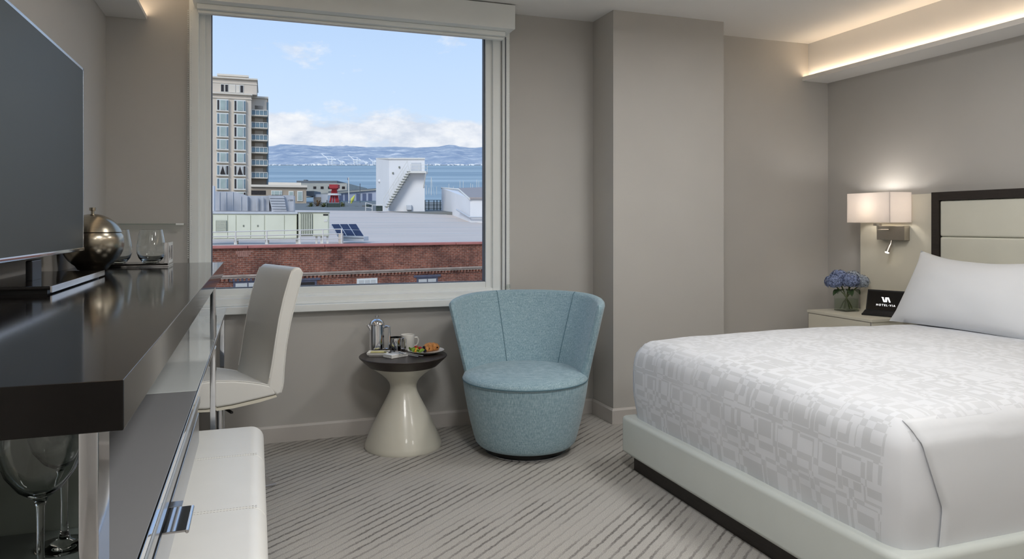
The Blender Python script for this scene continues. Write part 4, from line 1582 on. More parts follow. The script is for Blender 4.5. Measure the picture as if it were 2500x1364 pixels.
def set_frame(px_ref=None, px_mid=None):
    """turn the building frame so that its side walls run along the direction of px_ref"""
    if px_ref is None:
        FRAME.update(b=0.0, k=1.0)
        return
    b_ = math.atan((px_ref - 1250) / F_PX)
    th = math.atan((px_mid - 1250) / F_PX)
    FRAME.update(b=b_, k=math.cos(th) / math.cos(th - b_))


def ex(px, d):
    return d * math.tan(math.atan((px - 1250) / F_PX) - FRAME['b'])


def ez(py, d):
    return (HY - py) / F_PX * d * FRAME['k']


def outside(name, label, cat, px, py, d, group=None):
    o = bpy.data.objects.new(name, None)
    C.objects.link(o)
    p = Vector((ex(px, d), d, ez(py, d)))
    o.location = ROT @ Matrix.Rotation(-FRAME['b'], 4, 'Z') @ p
    o.rotation_euler = (0, 0, -YAW - FRAME['b'])
    OFF[o.name] = p
    return tag(o, label, cat, group)


def ebox(b, px0, px1, py0, py1, d, depth, front=0.0, bev=0.0):
    """block whose near face covers that window of the view at distance d"""
    b.box(ex(px0, d), ex(px1, d), d - front, d + depth, ez(max(py0, py1), d), ez(min(py0, py1), d), bev)
    return b


def place(o):
    """a single-mesh outside piece built in frame coordinates"""
    o.matrix_world = ROT
    return o


# ground of the street, quay, sea, hills
o = B().box(-60, 90, 12, 62, -15.3, -15).build('ground', 'ground', smooth=0)
struct(place(o), 'street level far below the window')


def plane_strip(d0, py0, d1, py1, px0, px1, thick=.4):
    b = B()
    q = [(ex(px0, d0), d0, ez(py0, d0)), (ex(px1, d0), d0, ez(py0, d0)), (ex(px1, d1), d1, ez(py1, d1)), (ex(px0, d1), d1, ez(py1, d1))]
    b.hexa(q + [(x, y, z - thick) for x, y, z in q])
    return b


struct(place(plane_strip(64, 517, 192, 492, -300, 3200).build('ground_quay', 'asphalt', smooth=0)), 'grey waterfront ground behind the roofs')
struct(place(plane_strip(186, 495, 2420, 403.5, -1500, 4200, 2).build('sea', 'sea', smooth=0)), 'blue water of the bay')


def hills_mesh():
    b = B()
    d0 = 2430
    pk = [(-800, 362), (300, 360), (520, 360), (655, 357), (690, 352), (740, 354), (790, 357), (850, 356), (900, 359), (960, 358), (1020, 360), (1070, 358), (1090, 354), (1105, 353.5),
          (1125, 358), (1150, 361), (1180, 359), (1260, 364), (1500, 362), (2600, 365), (3600, 370)]

    def top_py(px):
        for (a, ya), (c, yc) in zip(pk[:-1], pk[1:]):
            if a <= px <= c:
                k = (px - a) / (c - a)
                k = k * k * (3 - 2 * k)
                return ya + (yc - ya) * k
        return 366
    NU, NV = 520, 26

    def fn(u, v):
        px = -700 + 4200 * u
        d = d0 + 900 * v
        py = 402.5 + (top_py(px) - 402.5) * v ** .55
        z = ez(py, d) + 9 * mnoise.noise(Vector((px * .03, v * 4, 0))) * math.sin(PI * v) + 3 * mnoise.noise(Vector((px * .1, v * 9, 3))) * v
        return (ex(px, d), d, z)
    b.grid(fn, NU, NV)
    bmesh.ops.recalc_face_normals(b.bm, faces=b.bm.faces[:])
    return b


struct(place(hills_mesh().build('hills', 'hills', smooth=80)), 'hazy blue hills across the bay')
b = B()
rs = random.Random(11)
for i in range(2600):
    px = rs.uniform(-200, 2600)
    up = abs(rs.gauss(0, 1))
    py = 403.0 - min(24, 4.5 * up)
    d = 2425 + up * 45
    w = rs.uniform(1.5, 6) * d / F_PX
    h_ = rs.uniform(.8, 2.2) * d / F_PX
    x, z = ex(px, d), ez(py, d)
    b.box(x, x + w, d, d + 20, z - h_ * 1.5, z + h_)
o = b.build('city_buildings', 'far_city', smooth=0)
place(o)
tag(o, 'band of tiny pale buildings along the far shore', 'city', kind='stuff')


def crane(px, py, s, label):
    d = 2405
    u = d / F_PX * s
    t = outside('harbour_crane', label, 'crane', px, py, d, 'white cranes on the far shore')
    X, Z = ex(px, d), ez(py, d)

    def beam(b, a, c, w=1.3):
        w *= 1.5
        b.tube([(X + a[0] * u, d + a[2] * u if len(a) > 2 else d, Z + a[1] * u), (X + c[0] * u, d + c[2] * u if len(c) > 2 else d, Z + c[1] * u)], w * d / F_PX * .5, 4)
    b = B()
    for y in (0, 8):
        for x in (0, 9):
            beam(b, (x, 0, y), (x, 15, y))
        beam(b, (0, 7, y), (9, 7, y))
    b.build('portal', 'crane', t, world=True, smooth=0)
    b = B()
    beam(b, (-3, 14), (20, 12), 2.0)
    beam(b, (9, 15), (9, 20), 1.2)
    beam(b, (9, 20), (20, 12), .8)
    b.build('gantry', 'crane', t, world=True, smooth=0)
    b = B()
    beam(b, (0, 14), (-16, 27), 1.5)
    beam(b, (9, 20), (-8, 21), .8)
    b.build('raised_boom', 'crane', t, world=True, smooth=0)


crane(801, 402.5, 1.0, 'white harbour crane furthest from the white stair tower')
crane(832, 402.5, .5, 'white harbour crane second from the tan apartment tower')
crane(864, 402.5, .9, 'white harbour crane in the middle of the row')
crane(892, 402.5, .36, 'small white harbour crane just past the middle of the row')
crane(910, 402.5, .6, 'white harbour crane nearest the white stair tower')

# tan apartment tower
set_frame(650, 585)
D = 160
tw = outside('apartment_tower', 'tall tan apartment tower with white bay windows and balconies', 'building', 566, 490, D)
bb = B()
ebox(bb, 430, 613.5, 229, 500, D, 16)
ebox(bb, 430, 627, 192, 229, D + .5, 15)
bb.build('main_block', 'tan', tw, world=True, smooth=0)
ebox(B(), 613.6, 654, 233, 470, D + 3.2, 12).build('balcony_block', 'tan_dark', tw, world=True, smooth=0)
b = B()
ebox(b, 430, 616, 228, 232, D, 16, .5)
ebox(b, 430, 629, 190.5, 194, D + .5, 15, .5)
ebox(b, 530, 607, 182.5, 187, D + 2, 8)
ebox(b, 536, 600, 187, 191, D + 2.5, 7)
ebox(b, 613.6, 655, 232.5, 237, D + 2.8, 13)
ebox(b, 430, 628, 203, 205, D + .4, .3)
ebox(b, 430, 615, 240, 241.5, D - .2, .3)
b.build('cornice', 'tan_trim', tw, world=True, smooth=0)
ebox(B(), 651, 655.5, 246, 470, D + 3.0, 5).build('corner_glazing', 'green_glass', tw, world=True, smooth=0)
ebox(B(), 613.6, 652, 238, 266, D + 3.1, .4).build('balcony_head', 'tan', tw, world=True, smooth=0)
for px0, px1, mt in ((539.5, 546.5, 'win_dark'), (550, 556.5, 'win_dark'), (560, 574, 'tan_trim'), (577.5, 584.5, 'tan_trim'), (587, 593.5, 'win_dark')):
    f_ = ebox(B(), px0 - .8, px1 + .8, 207.5, 226.5, D + .5, .2, .12).build('window', 'win_frame', tw, world=True, smooth=0)
    ebox(B(), px0, px1, 208.5, 225.5, D + .37, .1).build('pane', mt, f_, world=True, smooth=0)
rows = [(245, 273), (278, 304.5), (309.5, 336), (341, 367), (373, 398), (404, 429.5), (435.5, 463), (468, 484)]
for cx0 in (530, 572):
    for ri, (y0, y1) in enumerate(rows):
        f_ = ebox(B(), cx0 - .5, cx0 + 28, y0, y1, D, .5, .55).build('bay_window', 'win_frame', tw, world=True, smooth=0)
        hh_ = y1 - y0
        dk = 'win_dark' if ri == 5 else 'win_pale'
        for a, c, mt in ((.6, 4.8, 'win_dark' if cx0 == 572 or ri < 1 else 'green_glass'), (8, 20.5, dk), (23, 26.8, 'win_dark' if ri in (5, 7) else 'green_glass')):
            ebox(B(), cx0 + a, cx0 + c, y0 + 1.6, y1 - 3.2, D - .62, .2).build('pane', mt, f_, world=True, smooth=0)
        if ri == 5:
            b = B()
            for s_ in (-1, 1):
                xm = ex(cx0 + 14.2, D)
                w = 6 * D / F_PX
                zt_, zb_ = ez(y0 + 2, D), ez(y1 - 4, D)
                b.hexa([(xm, D - .68, zt_), (xm + s_ * w, D - .68, zt_), (xm + s_ * w, D - .64, zt_), (xm, D - .64, zt_),
                        (xm + s_ * w * .9, D - .68, zb_), (xm + s_ * w, D - .68, zb_), (xm + s_ * w, D - .64, zb_), (xm + s_ * w * .9, D - .64, zb_)])
            b.build('curtain', 'blind', f_, world=True, smooth=0)
        ebox(B(), cx0 - 2, cx0 + 29.5, y1 + .3, y1 + 1.6, D, .3, .6).build('window_sill', 'tan_trim', tw, world=True, smooth=0)
for yb in (279.5, 310, 340.5, 371, 402, 433):
    sl = ebox(B(), 613.6, 653.5, yb - 1, yb + 1.3, D + .8, 2.6).build('balcony', 'tan_trim', tw, world=True, smooth=0)
    b = B()
    ebox(b, 613.8, 653.3, yb - 14, yb - 12.8, D + .9, .1)
    for q in (614, 624, 633.5, 643, 652.3):
        ebox(b, q, q + 1.0, yb - 13, yb - 1, D + .9, .1)
    b.build('railing', 'win_frame', sl, world=True, smooth=0)
    ebox(B(), 615, 652, yb - 11.5, yb - 1.6, D + 1.0, .05).build('railing_glass', 'green_glass', sl, world=True, smooth=0)
    ebox(B(), 622, 642, yb - 24, yb - 1, D + 3.1, .1).build('balcony_door', 'tan', sl, world=True, smooth=0)

# low tan annex
set_frame(742, 690)
D = 150
an = outside('tan_annex', 'low tan building with white windows at the foot of the tower', 'building', 680, 512, D)
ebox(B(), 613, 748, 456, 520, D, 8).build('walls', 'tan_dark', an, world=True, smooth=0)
b = B()
ebox(b, 612, 750, 451.5, 457, D, 8.3, .5)
ebox(b, 655, 735, 445, 452, D + 2, 6)
b.build('roof_slab', 'tan_trim', an, world=True, smooth=0)
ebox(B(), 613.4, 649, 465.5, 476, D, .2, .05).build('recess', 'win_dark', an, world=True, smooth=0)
for px0, px1, y0, y1 in ((662, 689, 465, 476), (704.5, 717, 466, 486), (725.5, 739, 465.5, 490.5), (725.5, 739, 498, 510)):
    f_ = ebox(B(), px0, px1, y0, y1, D, .2, .15).build('window', 'win_frame', an, world=True, smooth=0)
    if px1 - px0 > 20:
        for a, c in ((1.5, 6), (8, 19), (21, 25.5)):
            ebox(B(), px0 + a, px0 + c, y0 + 1.5, y1 - .5, D - .2, .1).build('pane', 'win_pale', f_, world=True, smooth=0)
    else:
        ebox(B(), px0 + 2, px1 - 2, y0 + 2, y1 - 2, D - .2, .1).build('pane', 'win_pale', f_, world=True, smooth=0)

# pier sheds
set_frame()
D = 215
pr_ = outside('pier_shed', 'beige pier shed with dark roof at the water', 'building', 786, 466, D)
ebox(B(), 722, 847, 447, 480, D, 30).build('walls', 'shed', pr_, world=True, smooth=0)
b = B()
ebox(b, 724, 823, 441, 447, D + 3, 22)
ebox(b, 741, 748, 438.5, 441, D + 3, 2)
b.build('roof', 'shed_roof', pr_, world=True, smooth=0)
for q in (765, 783, 801, 835):
    ebox(B(), q, q + 7, 455, 461, D, .2, .1).build('window', 'win_dark', pr_, world=True, smooth=0)
D = 196
ls = outside('long_pier_shed', 'long lavender grey pier shed with blue doors', 'building', 850, 490, D)
b = B()
b.hexa([(ex(764, D), D, ez(493, D)), (ex(925, D), D, ez(493, D)), (ex(925, D), D, ez(464, D)), (ex(764, D), D, ez(477, D)),
        (ex(764, D), D + 14, ez(493, D)), (ex(925, D), D + 14, ez(493, D)), (ex(925, D), D + 14, ez(464, D)), (ex(764, D), D + 14, ez(477, D))])
b.build('walls', 'shed_blue', ls, world=True, smooth=0)
b = B()
b.hexa([(ex(762, D), D - .6, ez(477, D)), (ex(926, D), D - .6, ez(464, D)), (ex(926, D), D - .6, ez(461, D)), (ex(762, D), D - .6, ez(473.5, D)),
        (ex(766, D), D + 14, ez(471, D)), (ex(926, D), D + 14, ez(458, D)), (ex(926, D), D + 14, ez(457, D)), (ex(766, D), D + 14, ez(469, D))])
b.build('roof', 'shed', ls, world=True, smooth=0)
b = B()
b.hexa([(ex(790, D), D + 5, ez(469, D)), (ex(926, D), D + 5, ez(460, D)), (ex(926, D), D + 5, ez(456, D)), (ex(790, D), D + 5, ez(465, D)),
        (ex(790, D), D + 9, ez(469, D)), (ex(926, D), D + 9, ez(460, D)), (ex(926, D), D + 9, ez(456, D)), (ex(790, D), D + 9, ez(465, D))])
b.build('clerestory', 'shed_roof', ls, world=True, smooth=0)
for q in (828, 842, 870, 885, 899):
    ebox(B(), q, q + 9, 474 - (q - 828) * .03, 491, D, .2, .1).build('door', 'shed_door', ls, world=True, smooth=0)

D = 172
dk = outside('white_kiosk', 'small white building with dark fascia beside the red tower', 'building', 785, 492, D)
ebox(B(), 765, 800, 474, 494, D, 8).build('walls', 'white_ext', dk, world=True, smooth=0)
ebox(B(), 748, 767, 466, 478, D - 1, 6).build('fascia', 'shed_roof', dk, world=True, smooth=0)
ebox(B(), 767, 784, 481, 496, D, .3, .15).build('doorway', 'tan_dark', dk, world=True, smooth=0)
D = 165
rt = outside('red_tower', 'red steel lattice tower with white ring platform', 'tower', 814, 498, D)
b = B()
ebox(b, 803.5, 824.5, 450, 459, D, 2.0)
ebox(b, 806, 822, 459, 462, D + .2, 1.6)
b.build('tower_head', 'red_steel', rt, world=True, smooth=0)
b = B()
for a, c in ((804, 810.5), (812, 813.5), (825.5, 817.5), (820, 816)):
    b.tube([(ex(a, D), D + .5, ez(498, D)), (ex(c, D), D + 1, ez(461, D))], .24, 6)
for yy in (466, 470, 474):
    b.tube([(ex(807, D), D + .5, ez(yy, D)), (ex(821, D), D + .5, ez(yy, D))], .12, 6)
b.build('lattice_legs', 'red_steel', rt, world=True, smooth=0)
B().lathe([(1.2, ez(476.5, D)), (1.5, ez(476.5, D)), (1.5, ez(472, D)), (1.2, ez(472, D))], ex(814, D), D + 1, 20, cap=False).build('ring_platform', 'white_ext', rt, world=True, smooth=0)
D = 150
fp_ = outside('flagpole', 'white flagpole with small flag beyond the roof', 'flagpole', 852, 500, D)
B().tube([(ex(852, D), D, ez(500, D)), (ex(851, D), D, ez(433, D))], .12, 6).build('pole', 'rail', fp_, world=True)
ebox(B(), 848, 852, 434, 440, D, .05).build('flag', 'shed_door', fp_, world=True, smooth=0)
D = 152
st2 = B().tube([(ex(879, D), D, ez(500, D)), (ex(879, D), D, ez(448, D))], .07, 6).build('lamp_mast', 'shed_roof', smooth=60)
tag(place(st2), 'thin dark mast before the long pier shed', 'mast')
D = 140
kay = B().tube([(ex(857, D), D, ez(497, D)), (ex(860, D), D, ez(487, D)), (ex(866, D), D, ez(476, D))], [.08, .35, .06], 8).build('kayak', M('yellow hull', rgb(206, 208, 96), 0.5, var=0.05), smooth=60)
tag(place(kay), 'yellow upright kayak near the flagpole', 'kayak')


def palm(px, py, d, r, mat, label, seed):
    rs = random.Random(seed)
    t = outside('palm_bush', label, 'palm', px, py, d, 'palms behind the rooftop')
    x, z = ex(px, d), ez(py, d)
    B().tube([(x, d, z - 1.6), (x, d, z)], .12, 6).build('trunk', 'palm_brown', t, world=True)
    b = B()
    for i in range(46):
        a = rs.uniform(0, 2 * PI)
        e = rs.uniform(.05, 1.35)
        L = r * rs.uniform(.7, 1.1)
        dv = Vector((math.cos(a) * math.cos(e), math.sin(a) * math.cos(e), math.sin(e)))
        sd = dv.cross(Vector((0, 0, 1))).normalized() * .07
        p0 = Vector((x, d, z))
        p1 = p0 + dv * L * .6
        p2 = p0 + dv * L + Vector((0, 0, -L * .3))
        vs = [b.bm.verts.new(q) for q in (p0 - sd * .4, p0 + sd * .4, p1 + sd, p1 - sd)]
        b.bm.faces.new(vs)
        vs2 = b.bm.verts.new(p2)
        b.bm.faces.new((vs[3], vs[2], vs2))
    b.build('fronds', mat, t, world=True, smooth=0)


palm(759, 506, 97, 1.0, 'bush', 'green palm nearest the tan annex', 1)
palm(776, 503, 101, 1.35, 'palm_brown', 'brownish palm between the annex and the red tower', 2)
palm(791, 506, 94, 1.0, 'bush', 'green palm below the red tower', 3)
palm(836, 505, 97, 1.0, 'bush', 'low palm beside the dark green fence', 4)
D = 92
fc = outside('green_fence', 'dark green mesh fence behind the grey roof', 'fence', 815, 514, D)
ebox(B(), 798, 829, 496, 516, D, .1).build('mesh_panel', 'dark_green', fc, world=True, smooth=0)
b = B()
for q in (797.5, 829):
    ebox(b, q, q + 1, 488, 516, D - .1, .15)
ebox(b, 797, 925, 490.5, 491.3, D - .1, .15)
b.build('posts', 'dark_green', fc, world=True, smooth=0)
D = 95
o = outside('equipment_row', 'dark rooftop equipment behind the grey roof ridge', 'equipment', 880, 512, D)
rs = random.Random(5)
for q in range(848, 918, 9):
    ebox(B(), q, q + rs.uniform(6, 9), rs.uniform(499, 508), 516, D + rs.uniform(0, 3), 2).build('unit', 'dark_green' if q % 2 else 'asphalt', o, world=True, smooth=0)

# marina masts and breakwater
D = 300
o = ebox(B(), 960, 1300, 468.5, 473.5, D, 5).build('breakwater', 'palm_brown', smooth=0)
struct(place(o), 'brown timber breakwater in the bay')
for k, (px, y0, y1, dd, tall) in enumerate(((1053, 432, 486, 230, 1), (1041, 452, 486, 232, 0), (1047, 458, 486, 238, 0), (1066, 455, 486, 233, 0), (1096, 448, 480, 240, 0), (1107, 455, 480, 240, 0),
                                            (1123, 441, 480, 240, 0), (1131, 441, 480, 240, 0), (1149, 447, 480, 240, 0), (1154, 449, 480, 240, 0), (1164, 438, 480, 240, 0), (1169, 441, 480, 240, 0))):
    t = outside('sailboat', ('tall masted sailboat between the white tower and the white gable building' if tall else 'thin white sailboat mast standing in the marina'), 'sailboat', px, y1, dd, 'sailboats in the marina')
    x = ex(px, dd)
    b = B()
    b.tube([(x, dd, ez(y1, dd)), (x, dd, ez(y0, dd))], .11 if tall else .08, 5)
    if tall:
        b.tube([(x, dd, ez(y0 + 2, dd)), (x - 1.3, dd + 2, ez(y1, dd))], .03, 4)
        b.tube([(x, dd, ez(y0 + 2, dd)), (x + 1.4, dd - 2, ez(y1, dd))], .03, 4)
    b.build('mast', 'rail', t, world=True)
    zb = ez(y1, dd)
    b = B()
    b.hexa([(x - .15, dd - .6, zb - .3), (x + .15, dd - .6, zb - .3), (x + .15, dd + .6, zb - .3), (x - .15, dd + .6, zb - .3),
            (x - .3, dd - .9, zb + .3), (x + .3, dd - .9, zb + .3), (x + .3, dd + .9, zb + .3), (x - .3, dd + .9, zb + .3)])
    b.build('hull', 'white_ext', t, world=True, smooth=0)

# ------------------------------------------------------------------ brick building over the street
# its wall is turned 13 degrees to our facade; wall points by view direction
BA = R(13.5) + 0.0
dirw = Vector((math.cos(YAW) * math.cos(BA) + math.sin(YAW) * math.sin(BA) * 0, 0, 0))
# in the frame: room x axis is (cos, sin) of YAW; turn it by BA away from the window
wd = Vector((math.cos(YAW + BA) if False else math.cos(YAW), math.sin(YAW), 0))
wd = Matrix.Rotation(BA, 3, 'Z') @ wd
WREF = Vector((ex(850, 30.0), 30.0, 0))
wn_ = Vector((-wd.y, wd.x, 0))          # away from us


def wpt(px, py, off=0.0):
    """point on the brick wall plane (moved off metres behind it) seen in that direction"""
    r = Vector(((px - 1250) / F_PX, 1.0, (HY - py) / F_PX))
    o_ = WREF + wn_ * off
    k = o_.dot(wn_) / r.dot(wn_)
    return r * k


def ws(px):
    return (wpt(px, 600) - WREF).dot(wd)


bk_loc = WREF + Vector((0, 0, -14.5))
bbd = bpy.data.objects.new('brick_building', None)
C.objects.link(bbd)
bbd.location = ROT @ bk_loc
bbd.rotation_euler = (0, 0, -YAW + math.atan2(wd.y, wd.x))
tag(bbd, 'red brick building with grey roof across the street', 'building')
# local: x along wall, y away from us, z up from the street (14.5 below eye level)
OFF[bbd.name] = Vector((0, 0, 0))


def wz(px, py):
    return wpt(px, py).z + 14.5


ZP = wz(850, 601.5)       # top of brick, under the coping
o = B().box(-16, 26, 0, .5, 0, ZP).build('brick_wall', 'brick', bbd, smooth=0)
zc0, zc1 = ZP, wz(850, 595)
for i in range(14):
    x0 = -16 + 3 * i
    B().box(x0 + .01, x0 + 2.99, -.10, .60, zc0, zc1, .02).build('coping_stone', 'coping', bbd, smooth=0)
b = B()
zb = wz(850, 665)
b.box(-16, 26, -.10, 0, zb, zb + .07)
b.box(-16, 26, -.06, 0, zb - .07, zb)
b.build('belt_course', 'stone_band', bbd, smooth=0)
b = B()
for i in range(180):
    x0 = -12 + i * .16
    b.box(x0, x0 + .08, -.06, 0, zb - .17, zb - .07)
o = b.build('dentil_course', 'brick', bbd, smooth=0)
o['kind'] = 'stuff'
x0, x1 = ws(575), ws(617)
zz1, zz0 = wz(596, 612), wz(596, 626)
rs = random.Random(3)
b = B()
for i in range(9):
    for j in range(4):
        if abs(i - 4 + rs.uniform(-.8, .8)) < 5 - j * .6:
            q = x0 + (x1 - x0) * (i + .05) / 9
            b.box(q, q + (x1 - x0) / 9 * .9, -.012, 0, zz1 - (j + .95) * (zz1 - zz0) / 4, zz1 - (j + .1) * (zz1 - zz0) / 4)
b.build('repaired_bricks', 'patch', bbd, smooth=0)
wins = [(569, 640, 686, 'blind', 2, True), (722, 773, 684, 'win_dark', 1, True), (871, 921, 679, 'blind', 3, False), (1017, 1068, 676, 'blind', 2, True)]
for px0, px1, pyt, mt, nsp, lint in wins:
    x0, x1 = ws(px0), ws(px1)
    zt_ = wz((px0 + px1) / 2, pyt)
    f_ = B().box(x0, x1, -.02, .10, zt_ - 1.6, zt_).build('window', 'lintel' if lint else 'win_frame', bbd, smooth=0)
    n_ = nsp
    w = (x1 - x0 - .12) / n_
    for i in range(n_):
        xa = x0 + .06 + i * w + .025
        B().box(xa, xa + w - .05, -.028, -.018, zt_ - 1.5, zt_ - .07).build('pane', mt if pyt != 676 else 'win_dark', f_, smooth=0)
        if pyt == 676:
            B().box(xa, xa + w - .05, -.036, -.028, zt_ - .22, zt_ - .08).build('window_blind', 'blind', f_, smooth=0)
    if lint:
        B().box(x0 - .14, x1 + .14, -.05, .05, zt_, zt_ + .10).build('lintel', 'lintel', bbd, smooth=0)

# grey roof behind the parapet: rises gently away from us
zr0 = zc1 - .12
DR, DF = 32.0, 7.0
ridge = ez(514, 63) + 14.5
b = B()
b.extrude_poly([(.45, zr0), (DF, zr0), (DR, ridge), (DR, ridge - .4), (DF, zr0 - .4), (.45, zr0 - .4)], 'x', -16, 40)
b.build('roof', 'roof', bbd, smooth=0)
for k in range(6):
    y0 = DF + k * 4.2
    zk = zr0 + (ridge - zr0) * (y0 - DF) / (DR - DF)
    B().box(-16, 40, y0, y0 + .05, zk - .01, zk + .02).build('roof_seam', 'alu', bbd, smooth=0)

# rooftop plant: frame-aligned blocks resting on the roof
set_frame(790, 660)
D = 33.0
hv = outside('rooftop_air_handler', 'long cream rooftop air handling unit on white legs', 'air handler', 620, 590, D)
ebox(B(), 440, 725, 522, 583, D, 2.6, bev=.02).build('casing', 'hvac', hv, world=True, smooth=30)
ebox(B(), 438, 727, 516.5, 522, D, 2.8, .06).build('roof_panel', 'alu', hv, world=True, smooth=0)
for a, c in ((441, 519), (521.5, 555.5), (557, 576), (577.5, 611.5), (613, 645.5), (647.5, 694), (695.5, 724)):
    o = ebox(B(), a, c, 525, 581, D, .05, .035, .012).build('access_panel', 'hvac', hv, world=True, smooth=30)
    if a in (577.5, 613):
        ebox(B(), (a + c) / 2 - 1.5, (a + c) / 2 + 1.5, 549, 553, D - .06, .06, 0).build('latch', 'hvac_dark', o, world=True, smooth=0)
lv = ebox(B(), 527.5, 553.5, 538, 565, D - .04, .05, .03).build('louvre', 'hvac_dark', hv, world=True, smooth=0)
for i in range(9):
    y0 = 539 + i * 2.9
    ebox(B(), 528.5, 552.5, y0, y0 + 1.7, D - .07, .05, .03).build('slat', 'hvac', lv, world=True, smooth=0)
for q in (500, 571, 647, 722):
    ebox(B(), q, q + 8, 583, 597, D + .2, .5).build('leg', 'rail', hv, world=True, smooth=0)
    ebox(B(), q + .5, q + 7.5, 583, 597, D + 1.9, .4).build('leg', 'rail', hv, world=True, smooth=0)
D = 32.8
h2 = outside('louvred_air_handler', 'cream rooftop unit with vertical louvres next to the solar panels', 'air handler', 765, 590, D)
ebox(B(), 728.5, 804, 517, 577, D, 2.4, bev=.02).build('casing', 'hvac', h2, world=True, smooth=30)
ebox(B(), 728, 806, 513.5, 517.5, D, 2.6, .08).build('roof_panel', 'alu', h2, world=True, smooth=0)
o = ebox(B(), 733, 763, 521, 575, D, .06, .03).build('louvre', 'hvac_dark', h2, world=True, smooth=0)
for i in range(7):
    a = 734 + i * 4.2
    ebox(B(), a, a + 2.0, 522, 574, D - .04, .06, .03).build('slat', 'hvac', o, world=True, smooth=0)
ebox(B(), 765.5, 801.5, 521, 575.5, D, .05, .035, .012).build('access_panel', 'hvac', h2, world=True, smooth=30)
ebox(B(), 789, 801, 522, 525.5, D - .05, .05).build('name_plate', 'black', h2, world=True, smooth=0)
ebox(B(), 791, 799, 535, 541, D - .05, .05).build('notice_plate', 'rail', h2, world=True, smooth=0)
for q in (728, 770, 782, 797):
    ebox(B(), q, q + 5, 577, 596, D + .2, .5).build('leg', 'rail', h2, world=True, smooth=0)

D = 40
du = outside('roof_duct', 'grey galvanised duct run behind the cream rooftop unit', 'duct', 610, 515, D)
b = B()
b.extrude_poly([(ex(440, D), ez(515, D)), (ex(606, D), ez(515, D)), (ex(606, D), ez(480, D)), (ex(592, D), ez(474, D)), (ex(570, D), ez(468.5, D)), (ex(440, D), ez(468, D))], 'y', D, D + 2.2)
b.build('main_duct', 'duct', du, world=True, smooth=0)
ebox(B(), 606, 657, 478, 515, D + .2, 2).build('plenum', 'duct', du, world=True, smooth=0)
b = B()
b.extrude_poly([(ex(665, D), ez(515, D)), (ex(700, D), ez(515, D)), (ex(693, D), ez(477, D)), (ex(655, D), ez(477, D))], 'y', D - .1, D + 2)
hood = b.build('intake_hood', 'duct', du, world=True, smooth=0)
for i in range(5):
    y0 = 482 + i * 6.5
    sh_ = (y0 - 477) / 38 * 9
    ebox(B(), 657 + sh_, 694 + sh_ * .6, y0, y0 + 1.2, D - .1, .1, .06).build('hood_fin', 'alu', hood, world=True, smooth=0)
ebox(B(), 692, 717, 476, 515, D + .1, 2).build('end_box', 'duct', du, world=True, smooth=0)
for q in (480, 498, 516, 535.5, 551.5, 568, 588, 603, 626, 640):
    ebox(B(), q, q + 1.2, 470 if q < 570 else 480, 515, D, .1, .05).build('rib', 'alu', du, world=True, smooth=0)
cu = bpy.data.curves.new('lettering', 'FONT')
cu.body = '( S20 )'
cu.size = .12
ob = bpy.data.objects.new('lettering', cu)
C.objects.link(ob)
ob.parent = du
ob.location = Vector((ex(703, D), D + .085, ez(490, D))) - OFF[du.name]
ob.rotation_euler = (R(90), 0, 0)
bpy.context.view_layer.update()
text_mesh(ob, MT['black'])
ebox(B(), 500, 521.5, 455, 516, D - 1.5, .6).build('end_post', 'white_ext', du, world=True, smooth=0)

set_frame()
# white roof railing along the parapet
rl_ = outside('roof_railing', 'low white steel railing along the brick parapet', 'railing', 660, 600, 30.0)
for pa, pb in (((440, 568.5), (835, 559)), ((440, 579), (835, 570.5)), ((440, 588), (835, 582))):
    B().tube([wpt(*pa, .9), wpt(*pb, .9)], .024, 6).build('rail_bar', 'rail', rl_, world=True)
for q, y0 in ((504, 567), (575, 565.5), (651, 563.5), (733, 561.5), (788, 560.5), (834, 559.5)):
    B().tube([wpt(q, 601, .9), wpt(q, y0, .9)], .03, 6).build('post', 'rail', rl_, world=True)
b = B()
b.hexa([wpt(440, 603, .8), wpt(825, 597.5, .8), wpt(825, 597.5, 1.0), wpt(440, 603, 1.0),
        wpt(440, 598, .8), wpt(825, 593.5, .8), wpt(825, 593.5, 1.0), wpt(440, 598, 1.0)])
b.build('kerb_beam', 'rail', rl_, world=True, smooth=0)
p_ = wpt(831, 598, 1.1)
B().box(p_.x - .08, p_.x + .08, p_.y, p_.y + .2, p_.z, p_.z + .5).build('end_post', 'tan', rl_, world=True, smooth=0)

# solar panels on a tilted rack
Dt, Db = 36.9, 35.4
so = outside('solar_rack', 'tilted rack of six dark blue solar panels on the grey roof', 'solar panels', 850, 585, Db)


def sol(u, v, lift=0.0):
    tl = Vector((ex(808, Dt), Dt, ez(547.5, Dt)))
    tr_ = Vector((ex(870, Dt), Dt, ez(547, Dt)))
    bl = Vector((ex(825, Db), Db, ez(575, Db)))
    br_ = Vector((ex(889, Db), Db, ez(577, Db)))
    p = tl.lerp(tr_, u).lerp(bl.lerp(br_, u), v)
    return p + Vector((0, -.3, .9)) * lift


b = B()
b.hexa([sol(0, 1), sol(1, 1), sol(1, 0), sol(0, 0), sol(0, 1, -.08), sol(1, 1, -.08), sol(1, 0, -.08), sol(0, 0, -.08)])
b.build('rack_frame', 'alu', so, world=True, smooth=0)
for i in range(3):
    for j in range(2):
        u0, u1, v0, v1 = i / 3 + .02, (i + 1) / 3 - .02, j / 2 + .03, (j + 1) / 2 - .03
        b = B()
        b.hexa([sol(u0, v1, .03), sol(u1, v1, .03), sol(u1, v0, .03), sol(u0, v0, .03), sol(u0, v1, .002), sol(u1, v1, .002), sol(u1, v0, .002), sol(u0, v0, .002)])
        b.build('solar_panel', 'solar', so, world=True, smooth=0)
ebox(B(), 826, 888, 578, 588, Db + .1, 1.2).build('ballast_box', 'alu', so, world=True, smooth=0)

